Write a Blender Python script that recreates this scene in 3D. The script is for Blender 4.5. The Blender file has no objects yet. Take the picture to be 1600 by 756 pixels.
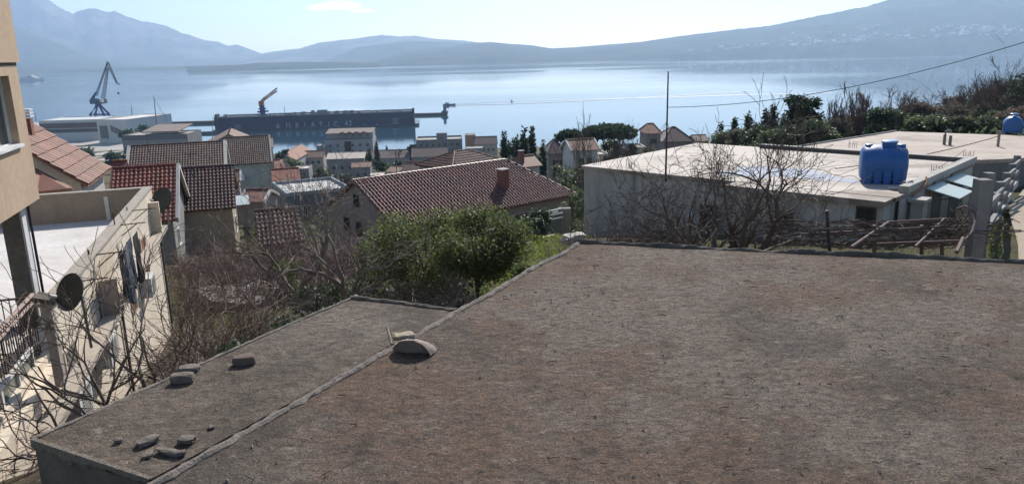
SKY_STR = .1; SUN_STR = 4.8; EXPO = .52; HAZE_D = 0.95e-4; HAZE_COL = (.55, .74, 1.0); HAZE_G = .38; CLOUD_V = 40.
import bpy, math, random
from mathutils import Vector, Matrix, noise as mn
random.seed(7)
SC = bpy.context.scene
COL = SC.collection
SEA = -65.0                      # the eye of the camera is the origin; sea level lies 65 m below
F = 1200.0; PITCH = math.radians(13.86); ROLL = math.radians(-1.43)
CM = Matrix.Rotation(math.radians(90) - PITCH, 4, 'X') @ Matrix.Rotation(ROLL, 4, 'Z')
CI = CM.inverted()
R = math.radians

def ray(px, py):
    return (CM.to_3x3() @ Vector(((px - 800) / F, (378 - py) / F, -1)))
def at(px, py, D):               # point seen at (px,py), D metres forward
    d = ray(px, py); return d * (D / d.y)
def onz(px, py, z):              # point seen at (px,py) at height z
    d = ray(px, py); return d * (z / d.z)
def proj(p):
    q = CI.to_3x3() @ Vector(p); return (800 + F * q.x / -q.z, 378 - F * q.y / -q.z)

# ------------------------------------------------------------------ materials
MATS = {}
def nt_new(name):
    m = bpy.data.materials.new(name); m.use_nodes = True
    n = m.node_tree; b = n.nodes['Principled BSDF']; return m, n, b
def mixc(n, fac, a, b, mode='MIX'):
    x = n.nodes.new('ShaderNodeMix'); x.data_type = 'RGBA'; x.blend_type = mode
    for i, v in ((0, fac), (6, a), (7, b)):
        if hasattr(v, 'links') or isinstance(v, bpy.types.NodeSocket): n.links.new(v, x.inputs[i])
        else: x.inputs[i].default_value = v if i == 0 else (*v[:3], 1)
    return x.outputs[2]
def noise_n(n, scale, detail=4, rough=.6, vec=None, stretch=None):
    t = n.nodes.new('ShaderNodeTexNoise'); t.inputs['Scale'].default_value = scale
    t.inputs['Detail'].default_value = detail; t.inputs['Roughness'].default_value = rough
    if vec is None: vec = n.nodes.new('ShaderNodeNewGeometry').outputs['Position']
    if stretch:
        mp = n.nodes.new('ShaderNodeMapping'); mp.inputs['Scale'].default_value = stretch
        n.links.new(vec, mp.inputs[0]); vec = mp.outputs[0]
    n.links.new(vec, t.inputs['Vector']); return t.outputs[0]
def ramp(n, fac, lo, hi):
    r = n.nodes.new('ShaderNodeMapRange'); r.inputs[1].default_value = lo; r.inputs[2].default_value = hi
    n.links.new(fac, r.inputs[0]); return r.outputs[0]
def math_n(n, op, a, b=None):
    x = n.nodes.new('ShaderNodeMath'); x.operation = op
    for i, v in ((0, a), (1, b)):
        if v is None: continue
        if isinstance(v, bpy.types.NodeSocket): n.links.new(v, x.inputs[i])
        else: x.inputs[i].default_value = v
    return x.outputs[0]
def bump(n, b, h, strength=.3, dist=.02):
    u = n.nodes.new('ShaderNodeBump'); u.inputs['Strength'].default_value = strength
    u.inputs['Distance'].default_value = dist; n.links.new(h, u.inputs['Height'])
    n.links.new(u.outputs[0], b.inputs['Normal'])
def surf(name, c, c2=None, scale=2., rough=.85, bmp=0, bscale=30, metal=0, streak=0, spec=.3):
    if name in MATS: return MATS[name]
    m, n, b = nt_new(name); c2 = c2 or tuple(x * .72 for x in c)
    f = ramp(n, noise_n(n, scale, 6, .65), .35, .68)
    col = mixc(n, f, c, c2)
    f2 = ramp(n, noise_n(n, scale * 9, 3), .3, .75)
    col = mixc(n, math_n(n, 'MULTIPLY', f2, .35), col, tuple(x * .6 for x in c2))
    if streak:
        s = ramp(n, noise_n(n, 1.6, 5, .7, stretch=(1, 1, .12)), .5, .75)
        col = mixc(n, math_n(n, 'MULTIPLY', s, streak), col, tuple(x * .35 for x in c))
    n.links.new(col, b.inputs['Base Color']); b.inputs['Roughness'].default_value = rough
    b.inputs['Metallic'].default_value = metal; b.inputs['Specular IOR Level'].default_value = spec
    if bmp: bump(n, b, noise_n(n, bscale, 5), bmp)
    MATS[name] = m; return m
def tile_mat(name, c, c2, c3=None, freq=None, ang=0):
    """roof tiles: every loose tile its own tone; freq adds a ribbed bump for roofs too far to carry modelled tiles"""
    if name in MATS: return MATS[name]
    m, n, b = nt_new(name)
    g = n.nodes.new('ShaderNodeNewGeometry')
    col = mixc(n, g.outputs['Random Per Island'], c, c2)
    f = ramp(n, noise_n(n, .9, 6, .7), .42, .66)
    col = mixc(n, math_n(n, 'MULTIPLY', f, .75), col, c3 or tuple(x * .5 for x in c2))
    f2 = ramp(n, noise_n(n, 14, 3), .45, .7)
    col = mixc(n, math_n(n, 'MULTIPLY', f2, .4), col, tuple(x * .45 for x in c2))
    if freq:
        w = n.nodes.new('ShaderNodeTexWave'); w.wave_type = 'BANDS'; w.bands_direction = 'X'
        w.inputs['Scale'].default_value = freq; w.inputs['Distortion'].default_value = .6; w.inputs['Detail'].default_value = 1
        mp = n.nodes.new('ShaderNodeMapping'); mp.inputs['Rotation'].default_value = (0, 0, -ang)
        tc = n.nodes.new('ShaderNodeTexCoord'); n.links.new(tc.outputs['Object'], mp.inputs[0]); n.links.new(mp.outputs[0], w.inputs[0])
        col = mixc(n, math_n(n, 'MULTIPLY', w.outputs[1], .3), col, tuple(x * .4 for x in c2)); bump(n, b, w.outputs[1], .8, .08)
    n.links.new(col, b.inputs['Base Color']); b.inputs['Roughness'].default_value = .5 if 'maroon' in name else .68
    b.inputs['Specular IOR Level'].default_value = .5 if 'maroon' in name else .3
    MATS[name] = m; return m
def leaf_mat(name, c, c2, gloss=.55):
    if name in MATS: return MATS[name]
    m, n, b = nt_new(name)
    g = n.nodes.new('ShaderNodeNewGeometry')
    col = mixc(n, g.outputs['Random Per Island'], c, c2)
    f = ramp(n, noise_n(n, 1.1, 3), .4, .65)
    col = mixc(n, math_n(n, 'MULTIPLY', f, .5), col, tuple(x * .55 for x in c))
    n.links.new(col, b.inputs['Base Color']); b.inputs['Roughness'].default_value = gloss
    tr = n.nodes.new('ShaderNodeBsdfTranslucent'); n.links.new(mixc(n, .5, col, tuple(min(1, x * 1.6) for x in c2)), tr.inputs[0])
    ad = n.nodes.new('ShaderNodeMixShader'); ad.inputs[0].default_value = .35
    n.links.new(b.outputs[0], ad.inputs[1]); n.links.new(tr.outputs[0], ad.inputs[2])
    n.links.new(ad.outputs[0], n.nodes['Material Output'].inputs[0])
    MATS[name] = m; return m

# ------------------------------------------------------------------ mesh builder
class MB:
    def __init__(s): s.v = []; s.f = []
    def add(s, vs, fs):
        o = len(s.v); s.v += [tuple(v) for v in vs]; s.f += [tuple(i + o for i in f) for f in fs]; return s
    def box(s, c, d, ang=0, tilt=None):          # centre, full size, rotation about z
        ca, sa = math.cos(ang), math.sin(ang); vs = []
        for i in range(8):
            x = (d[0] / 2) * (1 if i & 1 else -1); y = (d[1] / 2) * (1 if i & 2 else -1); z = (d[2] / 2) * (1 if i & 4 else -1)
            p = Vector((x, y, z))
            if tilt is not None: p = tilt @ p
            vs.append((c[0] + p.x * ca - p.y * sa, c[1] + p.x * sa + p.y * ca, c[2] + p.z))
        return s.add(vs, [(0, 2, 3, 1), (4, 5, 7, 6), (0, 1, 5, 4), (2, 6, 7, 3), (0, 4, 6, 2), (1, 3, 7, 5)])
    def prism(s, poly, z0, z1):                  # poly CCW (x,y); z1 may be list
        n = len(poly); vs = [(p[0], p[1], z0) for p in poly]
        vs += [(p[0], p[1], z1 if not isinstance(z1, (list, tuple)) else z1[i]) for i, p in enumerate(poly)]
        fs = [tuple(reversed(range(n))), tuple(range(n, 2 * n))] + [(i, (i + 1) % n, n + (i + 1) % n, n + i) for i in range(n)]
        return s.add(vs, fs)
    def slab(s, pts, t):                         # any planar polygon, thickened downwards by t
        n = len(pts); vs = [tuple(p) for p in pts] + [(p[0], p[1], p[2] - t) for p in pts]
        return s.add(vs, [tuple(range(n)), tuple(reversed(range(n, 2 * n)))] + [(i, n + i, n + (i + 1) % n, (i + 1) % n) for i in range(n)])
    def tube(s, pts, rad, n=6, cap=True):
        pts = [Vector(p) for p in pts]; k = len(pts)
        rads = rad if isinstance(rad, (list, tuple)) else [rad] * k
        o = len(s.v)
        for i, p in enumerate(pts):
            t = (pts[min(i + 1, k - 1)] - pts[max(i - 1, 0)])
            if t.length < 1e-9: t = Vector((0, 0, 1))
            t.normalize(); a = Vector((0, 0, 1)) if abs(t.z) < .9 else Vector((1, 0, 0))
            u = t.cross(a).normalized(); w = t.cross(u)
            for j in range(n):
                th = 2 * math.pi * j / n; q = p + (u * math.cos(th) + w * math.sin(th)) * rads[i]; s.v.append(tuple(q))
        for i in range(k - 1):
            for j in range(n):
                a = o + i * n + j; b = o + i * n + (j + 1) % n; s.f.append((a, b, b + n, a + n))
        if cap and n > 2:
            s.f.append(tuple(o + j for j in reversed(range(n)))); s.f.append(tuple(o + (k - 1) * n + j for j in range(n)))
        return s
    def lathe(s, c, prof, n=24, axis='z', ang=0):  # prof [(r,h)]
        o = len(s.v); ca, sa = math.cos(ang), math.sin(ang)
        for r, h in prof:
            for j in range(n):
                th = 2 * math.pi * j / n
                if axis == 'z': p = (r * math.cos(th), r * math.sin(th), h)
                else: p = (h, r * math.cos(th), r * math.sin(th))
                s.v.append((c[0] + p[0] * ca - p[1] * sa, c[1] + p[0] * sa + p[1] * ca, c[2] + p[2]))
        for i in range(len(prof) - 1):
            for j in range(n):
                a = o + i * n + j; b = o + i * n + (j + 1) % n; s.f.append((a, b, b + n, a + n))
        s.f.append(tuple(o + j for j in reversed(range(n)))); s.f.append(tuple(o + (len(prof) - 1) * n + j for j in range(n)))
        return s
    def mk(s, name, mat, parent=None, smooth=False, loc=None):
        me = bpy.data.meshes.new(name)
        off = Vector(loc) if loc is not None else (parent_world(parent) if parent else Vector())
        me.from_pydata([(v[0] - off.x, v[1] - off.y, v[2] - off.z) for v in s.v], [], s.f)
        me.update()
        if smooth: me.polygons.foreach_set('use_smooth', [True] * len(me.polygons))
        if mat: me.materials.append(mat)
        o = bpy.data.objects.new(name, me); COL.objects.link(o)
        if parent: o.parent = parent; o['_off'] = 0
        if loc is not None and not parent: o.location = loc
        if '_off' in o: del o['_off']
        return o
def parent_world(o):
    v = Vector()
    while o: v += o.location; o = o.parent
    return v
def thing(name, label, cat, loc=(0, 0, 0), group=None):
    o = bpy.data.objects.new(name, None); COL.objects.link(o); o.location = loc
    o.empty_display_size = .3
    return tag(o, label, cat, group)
def tag(o, label=None, cat=None, group=None, kind=None):
    if label: o['label'] = label
    if cat: o['category'] = cat
    if group: o['group'] = group
    if kind: o['kind'] = kind
    return o
def struct(o): o['kind'] = 'structure'; return o
def stuff(o, label, cat): o['kind'] = 'stuff'; o['label'] = label; o['category'] = cat; return o
def solo(mb, name, mat, label, cat, group=None, smooth=False):   # a thing that is one mesh, origin at its base
    xs = [v[0] for v in mb.v]; ys = [v[1] for v in mb.v]; zs = [v[2] for v in mb.v]
    loc = ((min(xs) + max(xs)) / 2, (min(ys) + max(ys)) / 2, min(zs))
    return tag(mb.mk(name, mat, loc=loc, smooth=smooth), label, cat, group)

# ------------------------------------------------------------------ ground height
PROF = [(-80, -1.5), (-10, -3.6), (0, -4.2), (9, -4.7), (16, -5.1), (25, -6.4), (35, -8.7), (45, -11.2), (60, -14.8), (80, -17.8), (100, -21), (150, -28), (200, -35.2), (300, -47.3), (400, -56.5), (480, -61.5), (530, -63.6), (545, -66.5), (700, -69), (20000, -69)]
def lerp_prof(P, d):
    for (a, za), (b, zb) in zip(P, P[1:]):
        if d <= b: return za + (zb - za) * (d - a) / (b - a)
    return P[-1][1]
def ss(a, b, x):
    t = max(0, min(1, (x - a) / (b - a))); return t * t * (3 - 2 * t)
def ground(x, y):
    z = lerp_prof(PROF, y)
    z -= 1.2 * (1 - ss(-5, -1, x)) * ss(6, 14, y) * (1 - ss(40, 60, y)) + 1.6 * (1 - ss(-10, -6, x)) * (1 - ss(24, 34, y)) * ss(3, 8, y)
    # shipyard land reaches further out to the left
    if y > 480:
        az = x / y
        f = 1 - ss(-.485, -.455, az); lim = 1 - ss(800, 860, y)
        if f * lim > 0: z = max(z, -62.6) if f * lim > .5 else z
    # hillside stays high to the right
    az = x / max(y, 6)
    f = ss(.12, .55, az)
    if y > 4:
        hi = -4.4 - .052 * (y - 4) if y < 130 else -10.9 - .13 * (y - 130)
        near = lerp_prof([(0, -3.3), (11, -3.9), (20, -4.8), (27, -4.9), (40, -5.3)], y)
        hi = near + (hi - near) * ss(10, 30, y)
        if y < 36:           # sunken yard of the grey house, left of the fence line
            xl = lerp_prof([(0, .5), (5, 3.2), (11.6, 6.9), (19.5, 12.3), (28.5, 18.5), (36, 23.5)], y)
            f *= 1 - (1 - ss(xl - .2, xl + .4, x)) * (1 - ss(31, 36, y)) * ss(7, 10, y)
        z = z + (max(hi, z) - z) * f
    z += (mn.noise(Vector((x * .05, y * .05, 0))) * .5 if y > 12 else 0)
    return z
# ------------------------------------------------------------------ camera, sky, sun, haze
cam = bpy.data.cameras.new('camera'); cam.lens = 36 * F / 1600; cam.sensor_width = 36; cam.clip_start = .1; cam.clip_end = 60000
co = bpy.data.objects.new('camera', cam); COL.objects.link(co); co.matrix_world = CM; SC.camera = co
SUN_AZ = R(14); SUN_EL = R(39)
w = bpy.data.worlds.new('World'); SC.world = w; w.use_nodes = True
nt = w.node_tree; bg = nt.nodes['Background']; bg.inputs[1].default_value = SKY_STR
sky = nt.nodes.new('ShaderNodeTexSky'); sky.sky_type = 'NISHITA'; sky.sun_disc = False
sky.sun_elevation = SUN_EL; sky.sun_rotation = SUN_AZ; sky.air_density = 1.0; sky.dust_density = .45; sky.ozone_density = 2.2; sky.altitude = 100
# one thin white cloud high over the middle mountains, laid out by direction in the sky
tc = nt.nodes.new('ShaderNodeTexCoord')
def cloud(cdir, sx, sz, seed):
    d = Vector(cdir).normalized(); az = math.atan2(d.x, d.y); el = math.asin(d.z)
    sep = nt.nodes.new('ShaderNodeSeparateXYZ'); nt.links.new(tc.outputs['Generated'], sep.inputs[0])
    A = math_n(nt, 'SUBTRACT', math_n(nt, 'ARCTAN2', sep.outputs[0], sep.outputs[1]), az)
    E = math_n(nt, 'SUBTRACT', sep.outputs[2], math.sin(el) )
    q = math_n(nt, 'ADD', math_n(nt, 'POWER', math_n(nt, 'ABSOLUTE', math_n(nt, 'DIVIDE', A, sx)), 2.), math_n(nt, 'POWER', math_n(nt, 'ABSOLUTE', math_n(nt, 'DIVIDE', E, sz)), 2.))
    nz = noise_n(nt, 22, 6, .65, vec=tc.outputs['Generated'], stretch=(1, 1, 3.5))
    v = math_n(nt, 'SUBTRACT', math_n(nt, 'ADD', math_n(nt, 'MULTIPLY', nz, 2.2), -.55), q)
    return ramp(nt, v, -.1, .9)
c = sky.outputs[0]
for (px, py, sx, sz, a) in ((528, 10, .034, .0075, .85), (500, 12, .02, .005, .5), (560, 17, .022, .004, .35)):
    m = math_n(nt, 'MULTIPLY', cloud(ray(px, py), sx, sz, 0), a)
    c = mixc(nt, m, c, tuple(x * CLOUD_V for x in (1, 1, 1.02)))
nt.links.new(c, bg.inputs[0])
sl = bpy.data.lights.new('sun', 'SUN'); sl.energy = SUN_STR; sl.angle = R(.53); sl.color = (1, .945, .87)
so = bpy.data.objects.new('sun', sl); COL.objects.link(so)
sd = Vector((math.sin(SUN_AZ) * math.cos(SUN_EL), math.cos(SUN_AZ) * math.cos(SUN_EL), math.sin(SUN_EL)))
so.rotation_euler = sd.to_track_quat('Z', 'Y').to_euler(); so.location = sd * 50
vs = SC.view_settings; vs.view_transform = 'Standard'; vs.look = 'None'; vs.gamma = 1; vs.exposure = EXPO; vs.use_curve_mapping = False
SC.display_settings.display_device = 'sRGB'
cy = SC.cycles
cy.max_bounces = 6; cy.diffuse_bounces = 3; cy.glossy_bounces = 3; cy.transmission_bounces = 4; cy.volume_bounces = 1; cy.transparent_max_bounces = 8
cy.caustics_reflective = False; cy.caustics_refractive = False; cy.sample_clamp_indirect = 4
cy.use_denoising = True

hz, n, b = nt_new('haze_air'); n.nodes.remove(b)
pv = n.nodes.new('ShaderNodeVolumePrincipled'); pv.inputs['Color'].default_value = (*HAZE_COL, 1); pv.inputs['Density'].default_value = HAZE_D
pv.inputs['Anisotropy'].default_value = HAZE_G
n.links.new(pv.outputs[0], n.nodes['Material Output'].inputs['Volume'])
mb = MB().box((0, 7050, 540), (24000, 14700, 1220))
hb = mb.mk('haze', hz); hb['kind'] = 'stuff'; hb['label'] = 'pale blue haze over the bay and far mountains'; hb['category'] = 'haze'
# ------------------------------------------------------------------ terrain sheet, water, hills
def mat_ground():
    m, n, b = nt_new('hillside_ground')
    pos = n.nodes.new('ShaderNodeNewGeometry').outputs['Position']
    grass = mixc(n, ramp(n, noise_n(n, .7, 6, .7), .35, .65), (.075, .085, .028), (.13, .13, .04))
    dirt = mixc(n, ramp(n, noise_n(n, 3, 6, .7), .3, .7), (.09, .07, .05), (.19, .155, .11))
    col = mixc(n, ramp(n, noise_n(n, .23, 7, .7), .44, .56), grass, dirt)
    col = mixc(n, math_n(n, 'MULTIPLY', ramp(n, noise_n(n, 35, 3), .4, .7), .6), col, (.03, .035, .015))
    n.links.new(col, b.inputs['Base Color']); b.inputs['Roughness'].default_value = .95; b.inputs['Specular IOR Level'].default_value = .1
    bump(n, b, noise_n(n, 9, 8, .8), .8, .15); return m
GM = mat_ground()
ys = []; y = -70.
while y < 1000: ys.append(y); y += 1.0 if -2 < y < 45 else (2.5 if y < 140 else (8 if y < 560 else 40))
ys += [1500, 14000]
xs = [-12000, -2500, -1200]; x = -900.
while x < 900: xs.append(x); x += 1.0 if -16 <= x < 22 else (4 if -80 <= x < 90 else (20 if abs(x) < 400 else 100))
xs += [1200, 2500, 12000]
mb = MB(); nx = len(xs)
for y in ys:
    for x in xs: mb.v.append((x, y, min(ground(x, y), -68.5) if y > 1000 else ground(x, y)))
for j in range(len(ys) - 1):
    for i in range(nx - 1):
        a = j * nx + i; mb.f.append((a, a + 1, a + nx + 1, a + nx))
struct(mb.mk('ground', GM, smooth=True))

m, n, b = nt_new('bay_water')
b.inputs['Base Color'].default_value = (.012, .045, .065, 1); b.inputs['Roughness'].default_value = .06; b.inputs['IOR'].default_value = 1.33
h1 = noise_n(n, .35, 4, .55, stretch=(.5, 1, 1)); h2 = noise_n(n, .012, 3, .5, stretch=(.25, 1, 1)); h3 = ramp(n, noise_n(n, .0016, 3, .5, stretch=(.35, 1, 1)), .42, .62)
hh = math_n(n, 'MULTIPLY', h1, math_n(n, 'ADD', math_n(n, 'MULTIPLY', h3, .7), .15))
bump(n, b, math_n(n, 'ADD', hh, math_n(n, 'MULTIPLY', h2, 1.2)), .12, .35)
n.links.new(math_n(n, 'ADD', math_n(n, 'MULTIPLY', h3, .09), .04), b.inputs['Roughness'])
mb = MB().add([(-11500, 440, SEA), (11500, 440, SEA), (11500, 14300, SEA), (-11500, 14300, SEA)], [(0, 1, 2, 3)])
struct(mb.mk('sea_water', m))
# long flat wake lines running off behind a small boat
wm = surf('wake_water', (.10, .16, .22), (.08, .13, .19), .01, .45, spec=.4)
def strip(pts, wd, z, name, mat):
    mb = MB(); L = [onz(px, py, SEA + z) for px, py in pts]
    for p in L: mb.v += [(p.x, p.y - wd / 2, p.z), (p.x, p.y + wd / 2, p.z)]
    for i in range(len(L) - 1): mb.f.append((2 * i, 2 * i + 2, 2 * i + 3, 2 * i + 1))
    return struct(mb.mk(name, mat))
strip([(703, 163.5), (800, 158.5), (900, 156), (1040, 152), (1180, 148), (1300, 145)], 9, .12, 'wake', wm)
strip([(703, 165), (800, 162.5), (900, 158.5), (1040, 150.5), (1180, 142)], 7, .2, 'wake', wm)

def hill_mat(name, a, c, s=.004):
    m, n, b = nt_new(name)
    f = ramp(n, noise_n(n, s, 8, .7), .42, .6)
    col = mixc(n, f, a, c); n.links.new(col, b.inputs['Base Color']); b.inputs['Roughness'].default_value = 1; b.inputs['Specular IOR Level'].default_value = 0
    bump(n, b, noise_n(n, s * 8, 6, .7), .6, 12); return m
HM1 = hill_mat('forest_hill', (.035, .05, .025), (.075, .075, .05)); HM2 = hill_mat('rocky_mountain', (.06, .07, .05), (.16, .15, .14), .002)
def hill(name, ridge, Dr, Db, mat, rough=1., seed=0, sub=4):
    """ridge: outline of the crest as seen; the crest stands Dr metres out, its foot reaches the water at Db"""
    P = []
    for (a, b2) in zip(ridge, ridge[1:]):
        k = max(1, int(abs(b2[0] - a[0]) / sub))
        for i in range(k): t = i / k; P.append((a[0] + (b2[0] - a[0]) * t, a[1] + (b2[1] - a[1]) * t))
    P.append(ridge[-1]); mb = MB(); rows = 22; nb = len(P)
    for r in range(rows + 6):
        v = r / rows
        for i, (px, py) in enumerate(P):
            D = Db + (Dr - Db) * v; dv = ray(px, py)
            hz_ = at(px, py, Dr).z - SEA
            az = ray(px, 90).x / ray(px, 90).y
            sh = v ** .8 if v <= 1 else 1 - (v - 1) * 1.6
            q = Vector((az * D * .0011, D * .0011, seed)); nn = mn.fractal(q * 2.2, 1, 2, 5)
            fr = Vector((px * .09, D * .004, seed)); f2 = mn.fractal(fr, 1, 2, 5)
            z = SEA - 1.5 + (hz_ + 1.5) * sh * (1 + .30 * nn * rough * math.sin(min(v, 1) * math.pi)) + f2 * hz_ * .022 * min(v * 3, 1) * rough
            mb.v.append((az * D, D, z))
    for r in range(rows + 5):
        for i in range(nb - 1):
            a = r * nb + i; mb.f.append((a, a + 1, a + nb + 1, a + nb))
    return struct(mb.mk(name, mat, smooth=True))
hill('mountain', [(-260, -75), (-120, -60), (0, -45), (55, -22), (90, 0), (105, 12), (124, 21), (140, 15), (152, 12), (165, 15), (176, 19), (188, 17), (205, 25), (228, 33), (245, 36), (268, 41), (288, 52), (300, 54), (318, 62), (345, 66), (358, 72), (372, 70), (388, 76), (405, 82), (440, 100)], 9800, 8200, HM2, seed=3)
hill('hill', [(-200, 20), (-60, 28), (20, 36), (50, 50), (90, 66), (140, 86), (200, 100), (260, 106)], 7600, 6600, HM1, seed=5)
hill('hill', [(330, 100), (385, 90), (420, 82), (450, 78), (470, 76), (500, 67), (560, 60), (600, 55), (625, 57), (650, 56), (680, 61), (720, 63), (750, 67), (800, 84)], 8800, 7600, HM2, seed=8)
hill('hill', [(500, 98), (560, 74), (620, 67), (650, 64), (700, 66), (760, 70), (800, 82)], 7400, 6500, HM1, seed=11)
hill('hill', [(560, 100), (620, 86), (650, 77), (700, 74), (735, 68), (765, 66), (800, 69), (830, 71), (862, 76), (900, 74), (950, 70), (1000, 66), (1040, 60), (1060, 57), (1100, 52), (1150, 46), (1200, 41), (1240, 32), (1300, 20), (1350, 10), (1382, 0), (1450, -13), (1550, -26), (1650, -36), (1800, -40), (2000, -30)], 6300, 4750, HM1, seed=14, rough=.7)
hill('headland', [(290, 104), (340, 102.5), (372, 101.5), (400, 98.5), (470, 97), (540, 97.5), (590, 98.5), (597, 104)], 4900, 4500, HM1, seed=20, rough=.4)
hill('shore', [(-200, 104), (30, 104), (60, 106), (120, 108), (200, 106), (330, 103)], 5900, 5600, HM1, seed=22, rough=.4)
# ------------------------------------------------------------------ the weathered concrete roof in front
ZS = -2.2
def mat_slab(nm='weathered_concrete', c1=(.41, .335, .27), c2=(.33, .215, .145)):
    m, n, b = nt_new(nm)
    fine = ramp(n, noise_n(n, 70, 4, .75), .40, .62)
    mid = ramp(n, noise_n(n, 11, 8, .85, stretch=(1, 1.7, 1)), .45, .58)
    big = ramp(n, noise_n(n, .75, 7, .75), .45, .55)
    col = mixc(n, big, c1, c2)
    grn = ramp(n, noise_n(n, .55, 5, .7, vec=None, stretch=(1.3, .8, 1)), .52, .62)
    col = mixc(n, math_n(n, 'MULTIPLY', grn, .7), col, (.17, .15, .13))
    col = mixc(n, math_n(n, 'MULTIPLY', mid, .75), col, (.115, .088, .068))
    col = mixc(n, math_n(n, 'MULTIPLY', fine, .75), col, (.075, .06, .05))
    sp = n.nodes.new('ShaderNodeTexVoronoi'); sp.inputs['Scale'].default_value = 75
    n.links.new(n.nodes.new('ShaderNodeNewGeometry').outputs['Position'], sp.inputs['Vector'])
    spk = ramp(n, sp.outputs['Distance'], .34, .2)
    sel = ramp(n, noise_n(n, 6, 5, .8), .46, .58)
    col = mixc(n, math_n(n, 'MULTIPLY', math_n(n, 'MULTIPLY', spk, sel), .8), col, (.45, .39, .32))
    fl2 = math_n(n, 'MULTIPLY', ramp(n, noise_n(n, 26, 4, .7), .60, .66), ramp(n, noise_n(n, 2.3, 5, .8), .42, .62))
    col = mixc(n, math_n(n, 'MULTIPLY', fl2, .6), col, (.40, .34, .27))
    pale = ramp(n, noise_n(n, 4.5, 9, .85, stretch=(1, 1.8, 1)), .57, .63)
    col = mixc(n, math_n(n, 'MULTIPLY', pale, .75), col, (.50, .42, .34))
    dk = ramp(n, noise_n(n, 3.1, 9, .85), .53, .64)
    col = mixc(n, math_n(n, 'MULTIPLY', dk, .7), col, (.065, .052, .044))
    n.links.new(col, b.inputs['Base Color']); b.inputs['Roughness'].default_value = .92; b.inputs['Specular IOR Level'].default_value = .2
    hgt = math_n(n, 'ADD', math_n(n, 'MULTIPLY', noise_n(n, 85, 5, .8), .5), math_n(n, 'ADD', math_n(n, 'MULTIPLY', noise_n(n, 14, 7, .8), 2.2), math_n(n, 'MULTIPLY', spk, .12)))
    bump(n, b, hgt, 1, .045); return m
SM = mat_slab(); SM2 = mat_slab('grey_weathered_concrete', (.44, .375, .31), (.37, .295, .225))
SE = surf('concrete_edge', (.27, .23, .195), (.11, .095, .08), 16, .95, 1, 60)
A = onz(905, 380, ZS); Bq = onz(240, 757, ZS); Cq = onz(1600, 411, ZS)
dirL = (Bq - A).normalized(); dirF = (Cq - A).normalized()
P_near = A + dirL * 13; P_far = A + dirF * 22
def sheet(quad, n1, n2, z, amp, thick):
    """bilinear, gently uneven top with straight sides of a given thickness"""
    a, b2, c, d = quad; mb = MB()
    for j in range(n2 + 1):
        for i in range(n1 + 1):
            s, t = i / n1, j / n2
            p = (a * (1 - s) + b2 * s) * (1 - t) + (d * (1 - s) + c * s) * t
            e = 0 if i in (0, n1) or j in (0, n2) else 1
            zz = z + amp * (mn.fractal(Vector((p.x * 1.1, p.y * 1.1, 3)), 1, 2, 4) + .35 * mn.noise(Vector((p.x * 9, p.y * 9, 0)))) * e
            mb.v.append((p.x, p.y, zz))
    W = n1 + 1
    for j in range(n2):
        for i in range(n1): k = j * W + i; mb.f.append((k, k + 1, k + W + 1, k + W))
    rim = [i for i in range(W)] + [j * W + n1 for j in range(1, n2 + 1)] + [n2 * W + i for i in range(n1 - 1, -1, -1)] + [j * W for j in range(n2 - 1, 0, -1)]
    o = len(mb.v)
    for k in rim: v = mb.v[k]; mb.v.append((v[0], v[1], z - thick))
    L = len(rim)
    for i in range(L): mb.f.append((rim[i], o + i, o + (i + 1) % L, rim[(i + 1) % L]))
    mb.f.append(tuple(o + i for i in range(L)))
    return mb
quad = [P_near, P_near + dirF * 22, A + dirF * 22, A]
cen = (A + P_near) / 2
roof = thing('concrete_roof', 'wide brown grey weathered flat concrete roof filling the foreground', 'roof', (A.x, A.y, ZS - .35))
sheet(quad, 150, 100, ZS, .012, .34).mk('roof_slab', SM, roof, smooth=False)
def ragged(p0, p1, w, h, n, seed, step=.05, z=ZS):
    """rough mortar lip along an edge"""
    mb = MB(); d = (p1 - p0); L = d.length; d.normalize(); s = Vector((-d.y, d.x, 0)); k = int(L / step); prof = [(-w, -.03), (-w * .8, h * .6), (-w * .25, h), (w * .3, h * .95), (w * .8, h * .4), (w, -.03)]
    for i in range(k + 1):
        p = p0 + d * (L * i / k)
        wob = mn.noise(Vector((i * .06, seed, 0))) * w * 1.1 + mn.noise(Vector((i * .013, seed, 3))) * w * .8; hv = max(.1, 1 + 1.1 * mn.noise(Vector((i * .04, seed, 14))) + .75 * mn.noise(Vector((i * .17, seed, 4))) + .35 * mn.noise(Vector((i * .9, seed, 9))))
        for j, (a, b2) in enumerate(prof):
            jx = mn.noise(Vector((i * .5, j * 3., seed))) * w * .8
            q = p + s * (a + wob + jx); mb.v.append((q.x, q.y, z + (b2 * hv if b2 > 0 else b2)))
    for i in range(k):
        for j in range(5): a = i * 6 + j; mb.f.append((a, a + 6, a + 7, a + 1))
    return mb
ragged(A + dirL * 0, P_near, .036, .02, 0, 1).mk('mortar_lip', SE, roof)
ragged(A - dirF * .05, A + dirF * 18, .03, .04, 0, 5).mk('mortar_lip', surf('dark_concrete', (.15, .135, .12), (.085, .075, .065), 8, .95, .8, 45), roof)
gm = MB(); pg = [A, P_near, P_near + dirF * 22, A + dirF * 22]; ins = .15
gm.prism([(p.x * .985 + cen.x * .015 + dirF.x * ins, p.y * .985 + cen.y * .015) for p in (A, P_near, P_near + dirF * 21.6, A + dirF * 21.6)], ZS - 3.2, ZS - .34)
gm.mk('wall', SE, roof)
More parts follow.
